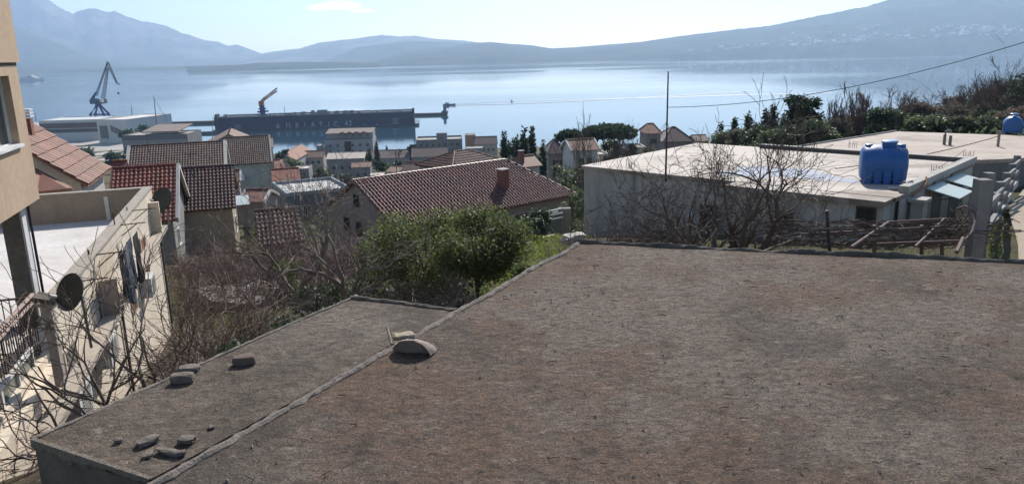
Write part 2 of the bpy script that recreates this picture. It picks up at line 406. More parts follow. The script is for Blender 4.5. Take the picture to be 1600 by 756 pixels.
# the narrower, slightly lower roof to its left
ZL = ZS - .03
a1 = onz(50, 686, ZL); a2 = onz(548, 466, ZL); a3 = onz(714, 485, ZL); a4 = onz(236, 748, ZL)
low = thing('concrete_roof', 'narrow lower grey concrete slab left of the big roof, with broken corner', 'roof', (a1.x, a1.y, ZL - .3))
off = Vector((-dirF.x, -dirF.y, 0)) * .0
sheet([a1, a4, a3, a2], 60, 90, ZL, .010, .05).mk('roof_slab', SM2, low)
ragged(a1, a2, .022, .012, 0, 8, z=ZL).mk('mortar_lip', SE, low)
ragged(a2, a3, .03, .025, 0, 12, z=ZL).mk('mortar_lip', surf('dark_concrete', (1, 1, 1)), low)
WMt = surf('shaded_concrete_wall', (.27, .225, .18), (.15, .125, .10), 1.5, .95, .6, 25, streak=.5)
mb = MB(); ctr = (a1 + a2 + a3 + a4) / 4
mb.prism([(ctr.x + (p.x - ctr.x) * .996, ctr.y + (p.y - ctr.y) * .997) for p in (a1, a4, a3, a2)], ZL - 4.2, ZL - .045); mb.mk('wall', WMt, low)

# broken, uneven lighter cap along the near end of the narrow slab
mb = MB(); dd = (a4 - a1); Ln = dd.length; dd.normalize(); oo = Vector((dd.y, -dd.x, 0)); 
if oo.dot(Vector((0, -1, 0))) < 0: oo = -oo
K = 60
for i in range(K + 1):
    t = i / K; q = a1 + dd * Ln * t; hh = .035 + .05 * max(0, mn.fractal(Vector((t * 5, 2, 7)), 1, 2, 4) + .35) * (1.5 if t < .5 else .7)
    for (o_, z_) in ((-.01, .012), (.012, .006), (.014 + .01 * mn.noise(Vector((t * 20, 0, 0))), -hh * .6), (.002, -hh)): r_ = q + oo * o_; mb.v.append((r_.x, r_.y, ZL + z_))
for i in range(K):
    for j in range(3): k = i * 4 + j; mb.f.append((k, k + 4, k + 5, k + 1))
mb.mk('broken_edge', surf('pale_broken_concrete', (.3, .25, .2), (.2, .165, .13), 14, .95, .9, 60), low)
# rubble, rocks and twigs lying on the roofs
def rock(c, dims, ang, seed, rough=.16, n=3, tilt=0, flat=1):
    import bmesh
    bm = bmesh.new(); bmesh.ops.create_icosphere(bm, subdivisions=n, radius=.5)
    Rm = Matrix.Rotation(ang, 3, 'Z') @ Matrix.Rotation(tilt, 3, 'X'); vs = []; lo = 9
    for v in bm.verts:
        p = v.co.copy(); q = p.normalized()
        k = max(abs(q.x), abs(q.y), abs(q.z)); p = q * (.5 * (1 - flat * .0) / (k ** .8))
        p *= 1 + rough * (mn.fractal(q * 1.6 + Vector((seed, seed, 0)), 1, 2, 4)) + rough * .5 * mn.noise(q * 7 + Vector((seed, 0, 0)))
        p = Rm @ Vector((p.x * dims[0], p.y * dims[1], p.z * dims[2])); vs.append(p); lo = min(lo, p.z)
    fs = [tuple(v.index for v in f.verts) for f in bm.faces]; bm.free()
    mb = MB(); mb.add([(p.x + c.x, p.y + c.y, p.z - lo * .93 + c.z) for p in vs], fs); return mb
RK = surf('pink_grey_stone', (.34, .27, .235), (.2, .165, .145), 9, .9, .5, 60)
RK2 = surf('old_brick', (.19, .14, .115), (.11, .085, .07), 14, .95, .6, 70)
RK3 = surf('grey_mortar', (.21, .18, .15), (.12, .10, .085), 14, .95, .6, 70)
# large half-round slab of stone with an arched top: a worn slab leaning on the joint
p = onz(645, 553, ZS); mb = MB(); import random as _r
prof = []
for i in range(25):
    t = i / 24; x = -.165 + .33 * t; hh = .128 * (max(0, 1 - abs((t - .46) / .54) ** 2.3)) ** .75 + .010 + .010 * mn.noise(Vector((t * 6, 1, 1))) + .006 * mn.noise(Vector((t * 19, 4, 1)))
    prof.append((x, hh))
u = Vector((.985, -.17, 0)); v = Vector((.17, .985, 0)); o0 = p + Vector((0, 0, .0))
rows = 7
for r in range(rows):
    t = r / (rows - 1); sc = (1 - .10 * (2 * t - 1) ** 2)
    for (x, h) in prof:
        q = o0 + u * x * sc + v * (-.035 + .17 * t + .012 * mn.noise(Vector((x * 14, t * 3, 2)))) ; z = h * (1 - .55 * t) * sc + .006 * mn.noise(Vector((x * 30, t * 6, 8)))
        mb.v.append((q.x, q.y, ZS + max(z, -.004)))
for r in range(rows - 1):
    for i in range(24): a = r * 25 + i; mb.f.append((a, a + 1, a + 26, a + 25))
nb = len(mb.v)
for (x, h) in prof: q = o0 + u * x * .85 + v * (.035); mb.v.append((q.x, q.y, ZS - .008))
for i in range(24): mb.f.append((nb + i, nb + i + 1, i + 1, i))
solo(mb, 'stone', RK, 'large pinkish arched stone lying beside the joint of the two roofs', 'stone')
p = onz(632, 529, ZS); solo(rock(p, (.17, .10, .045), .2, 4, .2), 'stone', surf('yellow_stone', (.42, .36, .26), (.3, .24, .17), 12, .9, .4, 60), 'flat yellowish stone just behind the large arched stone', 'stone')
wood = surf('bleached_wood', (.42, .34, .25), (.27, .21, .15), 20, .8, .3, 80)
q0 = onz(611, 540, ZS); solo(MB().tube([q0 + Vector((0, 0, .015)), q0 + Vector((-.012, .05, .05)), q0 + Vector((-.045, .14, .10))], [.011, .012, .010], 7), 'stick', wood, 'longer pale broken stick leaning against the large arched stone', 'stick')
q0 = onz(616, 533, ZS); solo(MB().tube([q0 + Vector((0, 0, .012)), q0 + Vector((-.03, .06, .055))], [.009, .008], 6), 'stick', wood, 'short pale stub of wood behind the longer leaning stick', 'stick')
def brick(px, py, dims, ang, mat, label, seed, name='brick', cat='brick'):
    p = onz(px, py, ZL); solo(rock(p, dims, ang, seed, .07, 3), name, mat, label, cat)
brick(382, 569, (.165, .085, .07), R(10), RK2, 'broken brown brick lying alone near the slab edge', 31)
brick(286, 597, (.165, .085, .07), R(6), RK3, 'grey concrete block with rounded end nearest the bare shrubs', 33, 'block', 'concrete block')
brick(296, 579, (.15, .10, .04), R(8), RK3, 'flat grey stone behind the rounded concrete block', 36, 'stone', 'stone')
brick(383, 557, (.09, .07, .02), R(30), RK2, 'thin red tile shard behind the broken brick', 39, 'tile_shard', 'tile shard')
for i, (px, py, d, lab) in enumerate([(186, 691, (.05, .04, .03), 'small brown pebble closest to the broken corner'), (232, 692, (.13, .08, .04), 'crumbled grey mortar chunk with a pale top'), (232, 711, (.09, .05, .025), 'thin dark brown stone below the crumbled chunk'), (264, 709, (.16, .055, .035), 'long narrow grey stone splinter lying near the joint'), (282, 712, (.06, .045, .035), 'small grey stone at the end of the long splinter'), (292, 690, (.08, .10, .04), 'upright grey cinder lump above the long splinter'), (330, 669, (.045, .03, .02), 'lone dark pebble in the middle of the narrow slab')]):
    p = onz(px, py, ZL); solo(rock(p, d, i * .9, 50 + i, .3, 2), 'stone', RK3, lab, 'stone')
# twigs and grit: nobody could count it
rnd = random.Random(5); mb = MB(); 
def onroof(s, t): return P_near * (1 - t) + A * t + dirF * s
for i in range(420):
    p = onroof(rnd.uniform(.1, 8), rnd.uniform(.25, .995)); a = rnd.uniform(0, 6.3); l = rnd.uniform(.02, .08) * (2 if rnd.random() < .12 else 1); z = ZS + .012
    d = Vector((math.cos(a), math.sin(a), 0)); e = Vector((-d.y, d.x, 0))
    mb.tube([p + Vector((0, 0, z - p.z)), p + d * l * .5 + e * l * .15 * rnd.uniform(-1, 1) + Vector((0, 0, z - p.z + .006)), p + d * l + Vector((0, 0, z - p.z))], [.0022, .0028, .0015], 4)
    if rnd.random() < .4:
        k = p + d * l * .5; mb.tube([k + Vector((0, 0, z - p.z + .004)), k + (d + e * 1.4) * l * .35 + Vector((0, 0, z - p.z + .008))], .0017, 4)
stuff(mb.mk('twigs', surf('dark_twig', (.05, .035, .025), rough=.9)), 'small dark twigs scattered over the concrete roof', 'twigs')
mb = MB()
for i in range(9000):
    p = onroof(rnd.uniform(0, 7) ** 1, rnd.uniform(.2, .998)); s = rnd.uniform(.002, .006) * (2.4 if rnd.random() < .06 else 1); z = ZS + .008 + .012 * mn.fractal(Vector((p.x * 1.1, p.y * 1.1, 3)), 1, 2, 4)
    a = rnd.uniform(0, 3); vs = [(p.x + s * math.cos(a + k * 2.1) * rnd.uniform(.7, 1.3), p.y + s * math.sin(a + k * 2.1) * rnd.uniform(.7, 1.3), z - .004) for k in range(3)] + [(p.x, p.y, z + s * .7)]
    mb.add(vs, [(0, 1, 3), (1, 2, 3), (2, 0, 3)])
stuff(mb.mk('grit', surf('grit', (.46, .40, .33), (.16, .13, .11), 60)), 'pale grit and crumbs spread over the concrete roof', 'grit')
# ------------------------------------------------------------------ house helpers
GA = R(17.5)
E1 = Vector((math.cos(GA), math.sin(GA), 0)); E2 = Vector((-math.sin(GA), math.cos(GA), 0))
def dirv(a): return Vector((math.cos(a), math.sin(a), 0))
def span(p, d, px):             # distance along d from p until the projected x reaches px
    lo, hi = 0., 200.
    s = 1 if proj(p + d * .01)[0] > proj(p)[0] else -1
    for _ in range(40):
        m = (lo + hi) / 2; q = p + d * m
        if q.y < .5 or (proj(q)[0] - px) * s > 0: hi = m
        else: lo = m
    return (lo + hi) / 2
def onpl(px, py, p0, n): d = ray(px, py); return d * (p0.dot(n) / d.dot(n))
def tile_slope(P0, U, V, poly, tw, th, m=5, amp=.045, lift=.055):
    """barrel tiles over a polygon given in (u,v) on the plane P0,U,V"""
    N = U.cross(V).normalized(); mb = MB()
    us = [p[0] for p in poly]; vs = [p[1] for p in poly]
    def inside(u, v):
        c = False; k = len(poly)
        for i in range(k):
            (x1, y1), (x2, y2) = poly[i], poly[(i + 1) % k]
            if (y1 > v) != (y2 > v) and u < (x2 - x1) * (v - y1) / (y2 - y1) + x1: c = not c
        return c
    nu = max(1, round((max(us) - min(us)) / tw)); tw = (max(us) - min(us)) / nu
    nv = max(1, round((max(vs) - min(vs)) / th)); th = (max(vs) - min(vs)) / nv
    rr = random.Random(int(P0.x * 100) ^ 77)
    for j in range(nv):
        for i in range(nu):
            u0 = min(us) + i * tw; v0 = min(vs) + j * th
            if not inside(u0 + tw / 2, v0 + th / 2): continue
            k = len(mb.v); jit = rr.uniform(-.006, .006) * (tw / .22); jl = rr.uniform(-.012, .012)
            for (vv, hh) in ((v0 - .02 + jl, -.005), (v0 - .02 + jl, lift), (v0 + th + .01, .004)):
                for a in range(m + 1):
                    t = (0, .1, .3, .5, .62, 1)[a]; h = amp * (0, .72, 1, .72, 0, 0)[a]
                    q = P0 + U * (u0 + tw * t + jit) + V * vv + N * (h * (1 if hh != -.005 else .2) + hh); mb.v.append(tuple(q))
            for r in range(2):
                for a in range(m): b = k + r * (m + 1) + a; mb.f.append((b, b + 1, b + m + 2, b + m + 1))
    return mb
def wall_mat(c, st=.35, nm=None):
    return surf(nm or 'plaster_%02d_%02d_%02d' % tuple(int(x * 99) for x in c), c, tuple(x * .8 for x in c), .8, .92, .25, 20, streak=st)
GLS = surf('dark_glass', (.03, .04, .05), (.015, .02, .025), rough=.12, spec=.6)
TRIM = surf('white_trim', (.7, .69, .66), (.58, .56, .52), rough=.6)
BRN = surf('brown_shutter', (.2, .085, .05), (.14, .06, .04), rough=.7)
GRN = surf('dark_green_shutter', (.035, .06, .05), rough=.7)
def window(par, c, d, n, w, h, fr=TRIM, pane=GLS, dep=.05, label=None, bars=1):
    """c centre on the wall, d along the wall, n outward"""
    ang = math.atan2(d.y, d.x); t = max(.05, min(w, h) * .08); mb = MB()
    for (dx, dz, ww, hh) in ((-w / 2 + t / 2, 0, t, h), (w / 2 - t / 2, 0, t, h), (0, h / 2 - t / 2, w - 2 * t, t), (0, -h / 2 + t / 2, w - 2 * t, t)) + (((0, 0, t * .7, h - 2 * t),) if bars else ()):
        q = c + d * dx + Vector((0, 0, dz)) + n * dep / 2; mb.box(q, (ww, dep, hh), ang)
    mb.box(c + n * dep * .8 + Vector((0, 0, -h / 2 - .03)), (w + .15, dep * 2, .05), ang)
    f = mb.mk('window', fr, par)
    if label: f['label'] = label
    mb = MB().box(c + n * .012, (w - t, .02, h - t), ang); mb.mk('pane', pane, f); return f
def house(label, p, ang, L, W, rise, zg, roofm, wallm, tile=None, over=.35, hip=(0, 0), name='house', cat='house', win=(), rake=None, group=None, chim=(), front='eave', gut=None, thick=.1, fr=TRIM, amp=.045):
    """p = front-left eave corner, front eave runs along ang for L, house W deep; win=(face,u,z above ground of centre,w,h)"""
    d = dirv(ang); nd = Vector((-d.y, d.x, 0)); p = Vector(p); ze = p.z
    base = p + d * L / 2 + nd * W / 2; zb = ze + zg if zg < 0 else zg
    zb = min(ground(base.x, base.y), ze - 2) - 1.0 if zg == 0 else ze + zg
    T = thing(name, label, cat, (base.x, base.y, zb), group)
    hw = W / 2; o = over; l0 = hip[0]; l1 = hip[1]; up = Vector((0, 0, 1))
    sl = math.hypot(hw, rise); V1 = (nd * hw + up * rise).normalized(); V2 = (-nd * hw + up * rise).normalized()
    # walls
    c = [p + d * o + nd * o, p + d * (L - o) + nd * o, p + d * (L - o) + nd * (W - o), p + d * o + nd * (W - o)]
    dz = -rise * .0 + rise * o / hw - thick - .02
    mb = MB(); zt = ze + dz; n4 = 4
    mb.v += [(q.x, q.y, zb) for q in c] + [(q.x, q.y, zt) for q in c]
    mb.f += [(3, 2, 1, 0), (0, 1, 5, 4), (2, 3, 7, 6)]
    rz = ze + rise - thick - .03
    for k, (i0, i1, hp) in enumerate(((1, 2, l1), (3, 0, l0))):
        if hp: mb.f.append((i0, i1, i1 + 4, i0 + 4))
        else:
            m = (c[i0] + c[i1]) / 2; mb.v.append((m.x, m.y, rz)); mb.f.append((i0, i1, i1 + 4, len(mb.v) - 1, i0 + 4))
    mb.mk('wall', wallm, T)
    # roof
    r0 = p + d * l0 + nd * hw + up * rise; r1 = p + d * (L - l1) + nd * hw + up * rise
    e0, e1_, e2_, e3 = p, p + d * L, p + d * L + nd * W, p + nd * W
    mb = MB(); mb.slab([e0, e1_, r1, r0], thick); mb.slab([e2_, e3, r0, r1], thick)
    if l0: mb.slab([e3, e0, r0], thick)
    if l1: mb.slab([e1_, e2_, r1], thick)
    rf = mb.mk('roof', roofm, T)
    if tile:
        tw, th = tile
        for (P0, U, V, poly) in ((e0, d, V1, [(0, 0), (L, 0), (L - l1, sl), (l0, sl)]), (e2_, -d, V2, [(0, 0), (L, 0), (L - l0, sl), (l1, sl)])):
            tile_slope(P0 + Vector((0, 0, .01)), U, V, poly, tw, th, amp=amp).mk('roof_tiles', roofm, rf)
        for (lh, P0, U, s) in ((l0, e3, -nd, 1), (l1, e1_, nd, 1)):
            if lh:
                Vh = (d * (1 if P0 is e3 else -1) * lh + up * rise); sh = Vh.length
                tile_slope(P0 + Vector((0, 0, .01)), U, Vh.normalized(), [(0, 0), (W, 0), (W / 2, sh)], tw, th, amp=amp).mk('roof_tiles', roofm, rf)
    rr = .10 if tile else .12
    lines = [(r0, r1)] + ([(e0, r0), (e3, r0)] if l0 else []) + ([(e1_, r1), (e2_, r1)] if l1 else [])
    mb = MB()
    for (a, b) in lines:
        k = max(1, int((b - a).length / .4))
        for i in range(k): mb.tube([a + (b - a) * (i / k) + up * .05, a + (b - a) * ((i + 1.12) / k) + up * .035], [rr, rr * .8], 8)
    mb.mk('ridge_tiles', roofm, rf)
    if rake:                      # pale raised verge strips along the gables
        for q0, q1 in ((e0, r0), (e3, r0)) * (0 if l0 or 'l' not in rake else 1) + ((e1_, r1), (e2_, r1)) * (0 if l1 or 'r' not in rake else 1):
            s = d * (.3 if 'w' in rake else .2) / 2; z15 = up * (.13 if tile else .08)
            MB().slab([q0 - s + z15, q0 + s + z15, q1 + s + z15, q1 - s + z15], .3).mk('verge', wall_mat((.62, .58, .52)), rf)
    for (fc, u, zc, w_, h_) in win:
        if fc == 'f': q = c[0] + d * u; dd, nn = d, -nd
        elif fc == 'r': q = c[1] + nd * u; dd, nn = nd, d
        elif fc == 'l': q = c[3] - nd * u; dd, nn = -nd, -d
        q = Vector((q.x, q.y, ze + zc)); window(T, q, dd, nn, w_, h_, fr=fr)
    for (u, v, w_, h_) in chim:   # chimney on the front slope: u along eave, v up slope
        q = p + d * u + V1 * v; mb = MB().box(q + up * h_ / 2, (w_, w_, h_ + .8), ang); ch = mb.mk('chimney', surf('brick_chimney', (.3, .13, .09), (.2, .1, .075), 9, streak=.2), T)
        mb = MB().box(q + up * (h_ + .45), (w_ + .14, w_ + .14, .08), ang); mb.mk('chimney_cap', wall_mat((.45, .42, .38)), ch)
    T['_x'] = 0; del T['_x']
    return T, dict(c=c, d=d, nd=nd, zb=zb, ze=ze, base=base)
def flat(label, p, ang, L, W, zg, wallm, roofm, par=.3, name='house', cat='house', win=(), group=None, pt=.2, fr=TRIM, parm=None):
    """flat-roofed block; p = front-left top corner of the parapet"""
    d = dirv(ang); nd = Vector((-d.y, d.x, 0)); p = Vector(p); base = p + d * L / 2 + nd * W / 2
    zb = (min(ground(base.x, base.y), p.z - 2) - 1.0) if zg == 0 else p.z + zg
    T = thing(name, label, cat, (base.x, base.y, zb), group)
    c = [p, p + d * L, p + d * L + nd * W, p + nd * W]
    MB().prism([(q.x, q.y) for q in c], zb, p.z - par - .02).mk('wall', wallm, T)
    MB().prism([(q.x, q.y) for q in [p + d * pt + nd * pt, p + d * (L - pt) + nd * pt, p + d * (L - pt) + nd * (W - pt), p + d * pt + nd * (W - pt)]], p.z - par - .018, p.z - par + .03).mk('roof', roofm, T)
    if par > .05:
        mb = MB()
        for (q, l_, w_, s) in ((p + d * L / 2 + nd * pt / 2, L, pt, 0), (p + d * L / 2 + nd * (W - pt / 2), L, pt, 0)): mb.box((q.x, q.y, p.z - par / 2), (l_, w_, par), ang)
        for q in (p + d * pt / 2 + nd * W / 2, p + d * (L - pt / 2) + nd * W / 2): mb.box((q.x, q.y, p.z - par / 2), (pt, W - 2 * pt, par), ang)
        mb.mk('parapet', parm or wallm, T)
    for (fc, u, zc, w_, h_) in win:
        if fc == 'f': q = c[0] + d * u; dd, nn = d, -nd
        elif fc == 'r': q = c[1] + nd * u; dd, nn = nd, d
        elif fc == 'l': q = c[3] - nd * u; dd, nn = -nd, -d
        window(T, Vector((q.x, q.y, p.z + zc)), dd, nn, w_, h_, fr=fr)
    return T, dict(c=c, d=d, nd=nd, zb=zb)
def gridwin(face, L, n, zs, w=1.1, h=1.3, m=.8): return [(face, m + (L - 2 * m) * (i + .5) / n, z, w, h) for z in zs for i in range(n)]

surf('brick_chimney', (.3, .13, .09), (.2, .1, .075), 9, streak=.2)
TR_DK = tile_mat('tiles_dark', (.16, .08, .062), (.07, .04, .035), (.09, .058, .05))
TR_RD = tile_mat('tiles_red', (.29, .08, .045), (.17, .05, .035), (.11, .045, .035))
TR_BR = tile_mat('tiles_brown', (.2, .12, .09), (.10, .065, .052), (.08, .055, .045))
TR_OR = tile_mat('tiles_orange', (.29, .135, .088), (.19, .09, .062), (.13, .075, .058))
def far_roof(i, c, ang, freq=2.6): return tile_mat('far_tiles_%d' % i, c, tuple(x * .8 for x in c), tuple(x * .6 for x in c), freq=freq, ang=ang)

# ------------------------------------------------------------------ left: tall tan building standing on the terrace building
TAN = surf('tan_plaster', (.50, .37, .255), (.43, .315, .215), .9, .92, .25, 25, streak=.22)
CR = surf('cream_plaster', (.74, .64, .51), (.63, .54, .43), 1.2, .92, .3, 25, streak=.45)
C0 = at(62, 310, 15); zA = C0.z
T = thing('apartment_building', 'tall tan plastered building cut by the left edge of the photo', 'building', (C0.x - 2, C0.y - 5, zA))
def gp(a, b, z): q = E1 * a + E2 * b; return Vector((q.x, q.y, z))
ca, cb = C0.dot(E1), C0.dot(E2)
def gbox(mb, a0, a1, b0, b1, z0, z1): 
    q = gp((a0 + a1) / 2, (b0 + b1) / 2, (z0 + z1) / 2); mb.box(q, (abs(a1 - a0), abs(b1 - b0), z1 - z0), GA); return mb
# wall of the lower storey with a real opening for the window
wz = onpl(12, 236, C0, E1); wz0 = wz.z; wt = onpl(22, 118, C0, E1); wz1 = wt.z
wb1 = onpl(24, 180, C0, E1).dot(E2); wb0 = wb1 - 1.5
mb = MB(); gbox(mb, ca - 9, ca - .25, cb - 12, cb, zA, -.02); gbox(mb, ca - .25, ca, cb - 12, wb0, zA, -.02); gbox(mb, ca - .25, ca, wb1, cb, zA, -.02); gbox(mb, ca - .25, ca, wb0, wb1, zA, wz0); gbox(mb, ca - .25, ca, wb0, wb1, wz1, -.02)
mb.mk('wall', TAN, T)
gbox(MB(), ca - 9, ca + .05, cb - 12, cb + .05, .04, 7).mk('upper_wall', TAN, T)
gbox(MB(), ca - 9, ca + .0, cb - 12, cb + .0, -.018, .038).mk('floor_joint', surf('joint_shadow_gap', (.2, .15, .11)), T)
mb = MB()
for (b0, b1, z0, z1) in ((wb0 + .0, wb0 + .07, wz0 + .07, wz1), (wb1 - .07, wb1, wz0 + .07, wz1), (wb0 + .07, wb1 - .07, wz1 - .07, wz1), (wb0, wb1, wz0 + .002, wz0 + .07), ((wb0 + wb1) / 2 - .05, (wb0 + wb1) / 2 + .05, wz0 + .07, wz1 - .07)): gbox(mb, ca - .2, ca - .13, b0, b1, z0, z1)
gbox(mb, ca - .12, ca + .07, wb0 + .01, wb1 - .01, wz0 + .003, wz0 + .05)
wf = mb.mk('window', surf('white_window_frame', (.8, .8, .78), rough=.4), T)
gbox(MB(), ca - .175, ca - .165, wb0 + .07, wb1 - .07, wz0 + .07, wz1 - .07).mk('pane', GLS, wf)
# stone pillar and downpipe; shaded front and sunlit side put into the colours
pc = at(18, 345, 14.1); STN = surf('shaded_stone_cladding', (.2, .19, .17), (.11, .11, .10), 5, .9, .8, 30)
pa, pb = pc.dot(E1), pc.dot(E2)
col = thing('pillar', 'stone clad pillar with painted shade and sunlit side carrying the tan building', 'pillar', (pc.x, pc.y, zA - 3.2))
gbox(MB(), pa - .17, pa + .13, pb, pb + .35, zA - 3.3, zA - .003).mk('stone_face', STN, col)
gbox(MB(), pa + .132, pa + .17, pb + .03, pb + .35, zA - 3.3, zA - .003).mk('side_face', TRIM, col)
gbox(MB(), pa + .185, pa + .225, pb + .36, pb + .40, zA - 3.3, zA - .003).mk('downpipe', surf('black_pipe', (.025, .025, .03), rough=.5), col)

# ------------------------------------------------------------------ terrace building
Q = at(236, 291, 25); zP = Q.z; qa, qb = Q.dot(E1), Q.dot(E2); zF = zP - .98
TB = thing('terrace_building', 'cream two storey building with white roof terrace and parapet at left', 'building', gp(qa - 4, qb - 8, -9))
gbox(MB(), qa - 9, qa, qb - 24, qb, zF - 1.0, zF).mk('upper_wall', CR, TB)
gbox(MB(), qa - 9, qa + .03, qb - 24, qb - .001, -14.5, zF - 1.0 - .002).mk('lower_wall', CR, TB)
FLR = surf('white_terrace_floor', (.66, .63, .6), (.5, .47, .44), .6, .8, .1, 30)
gbox(MB(), qa - 8.8, qa - .23, qb - 15, qb - .23, zF + .002, zF + .03).mk('terrace_floor', FLR, TB)
PAR = surf('parapet_cap', (.42, .37, .31), (.28, .25, .21), 5, .95, .7, 35)
gbox(MB(), qa - .22, qa, qb - 13, qb, zF + .001, zP - .06).mk('parapet', CR, TB)
gbox(MB(), qa - .25, qa + .03, qb - 13, qb + .03, zP - .058, zP).mk('parapet_cap', PAR, TB)
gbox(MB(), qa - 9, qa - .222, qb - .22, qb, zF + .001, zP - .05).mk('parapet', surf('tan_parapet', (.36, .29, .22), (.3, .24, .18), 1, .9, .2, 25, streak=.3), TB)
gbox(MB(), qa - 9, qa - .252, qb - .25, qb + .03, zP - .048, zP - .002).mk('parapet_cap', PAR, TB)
gbox(MB(), qa - 1.4, qa - 1.28, qb - .25, qb - .215, zF + .03, zP - .2).mk('drain_pipe', TRIM, TB)
# ledge along the facade
def fac_b(px, py): return onpl(px, py, E1 * (qa + .3), E1).dot(E2)
zl = zP - 1.32
gbox(MB(), qa + .032, qa + .34, qb - 19, qb - .05, zl - .12, zl).mk('ledge', surf('ledge_concrete', (.45, .39, .32), (.33, .29, .24), 4, .95, .5, 35), TB)
gbox(MB(), qa - .0, qa + .3, qb - 1.2, qb - 1.05, zl + .002, zP - .35).mk('fin_wall', CR, TB)
bF = fac_b(170, 400); gbox(MB(), qa + .02, qa + .38, bF - .1, bF, zl + .002, zP - .55).mk('fin_wall', wall_mat((.5, .42, .36)), TB)
def fac(px, py, off=.03):       # a point on the facade
    return onpl(px, py, E1 * (qa + off), E1)
def shut(px, py, w_, h_, mat, lab=None):
    q = fac(px, py); f = window(TB, q, E2, E1, w_, h_, fr=wall_mat((.6, .52, .42)), pane=mat, dep=.03, bars=0); 
    if lab: f['label'] = lab
shut(226, 402, 1.0, 1.35, BRN, 'window closed by brown shutters high on the facade'); shut(205, 448, .9, 1.5, BRN)
shut(172, 515, 1.1, 1.5, BRN, 'half open window with reddish brown shutter'); shut(112, 570, .9, .8, GLS)
mb = MB(); q = fac(258, 440); gbox(mb, qa + .05, qa + .12, qb - .2, qb - .12, -12, zl - .13); mb.mk('downpipe', surf('dark_downpipe', (.1, .09, .085)), TB)
mb = MB(); q = fac(185, 480); gbox(mb, qa + .05, qa + .11, q.dot(E2), q.dot(E2) + .07, -12, zl - .13); mb.mk('downpipe', surf('dark_downpipe', (1, 1, 1)), TB)
def acunit(px, py, w_, h_, lab, off=.03):
    q = fac(px, py, off); T = thing('air_conditioner', lab, 'air conditioner', q - Vector((0, 0, h_ / 2)) + E1 * .17); a, b = q.dot(E1), q.dot(E2)
    gbox(MB(), a + .02, a + .32, b - w_ / 2, b + w_ / 2, q.z - h_ / 2, q.z + h_ / 2).mk('casing', surf('white_casing', (.7, .69, .66), rough=.5), T)
    mb = MB(); c = q + E1 * .335
    for k in range(9): z = q.z - h_ * .38 + h_ * .76 * k / 8; mb.box((c.x, c.y, z), (.02, w_ * .6, .018), GA)
    mb.mk('grille', surf('grey_grille', (.16, .16, .16)), T)
    return T
acunit(221, 446, .8, .55, 'small air conditioner beside the brown shuttered window')
acunit(152, 548, .8, .55, 'air conditioner on the facade behind the bare branches')
acunit(104, 633, .9, .65, 'large white air conditioner just above the broken slab corner')
# clothes rack on the parapet
rk = thing('drying_rack', 'iron drying rack on the terrace parapet', 'drying rack', gp(qa, qb - 3, zP - .3))
mb = MB(); STL = surf('rusty_iron', (.12, .085, .07), (.07, .05, .04), rough=.8)
RB = [fac_b(x, y) for x, y in ((222, 318), (205, 340), (168, 372), (135, 408))]
for b in RB:
    mb = MB(); mb.tube([gp(qa + .02, b, zP - .02), gp(qa + .62, b, zP + .0)], .014, 5); mb.tube([gp(qa + .02, b, zP - .3), gp(qa + .4, b, zP - .02)], .012, 5); mb.tube([gp(qa - .1, b, zP - .05), gp(qa - .1, b, zP + (.3 if b == RB[1] else .1))], .016, 5)
    mb.mk('bracket', STL, rk)
mb = MB()
for a in (.25, .55): mb.tube([gp(qa + a, RB[0] + .2, zP + .0), gp(qa + a, RB[3] - .2, zP + .0)], .006, 4)
mb.mk('line', STL, rk)
def cloth(b, a, w_, h_, mat, lab, seed):
    mb = MB(); nx_, nz = 12, 14; c = gp(qa + a, b, zP + .0)
    for s in (0, 1):
        for j in range(nz + 1):
            for i in range(nx_ + 1):
                t = i / nx_ - .5; v = j / nz; off = .05 * v * math.sin(t * 17 + seed) + .03 * mn.noise(Vector((t * 6, v * 4, seed))) + s * .015
                wd = w_ * (1 - .25 * v * abs(math.sin(seed)) + .1 * mn.noise(Vector((v * 5, seed, 0))))
                q = c + E2 * t * wd + E1 * off; mb.v.append((q.x, q.y, c.z - v * h_ * (1 + .15 * mn.noise(Vector((t * 7, seed, 3))))))
    n1 = (nx_ + 1) * (nz + 1)
    for s in (0, 1):
        for j in range(nz):
            for i in range(nx_): k = s * n1 + j * (nx_ + 1) + i; mb.f.append((k, k + 1, k + nx_ + 2, k + nx_ + 1))
    solo(mb, 'laundry', mat, lab, 'laundry', 'clothes drying on the rack', smooth=True)
cloth(fac_b(190, 352), .55, .65, 1.15, surf('black_cloth', (.022, .024, .03)), 'black garment, farthest and highest on the drying rack', 2)
cloth(fac_b(182, 360), .5, .6, 1.1, surf('navy_cloth', (.03, .045, .08)), 'dark navy garment in the middle of the drying rack', 5)
cloth(fac_b(175, 366), .52, .5, 1.3, surf('grey_cloth', (.12, .14, .16)), 'grey blue garment hanging lowest on the drying rack', 7)
cloth(fac_b(168, 376), .5, .5, 1.0, surf('black_cloth', (1, 1, 1)), 'black garment nearest to the parapet fin', 9)
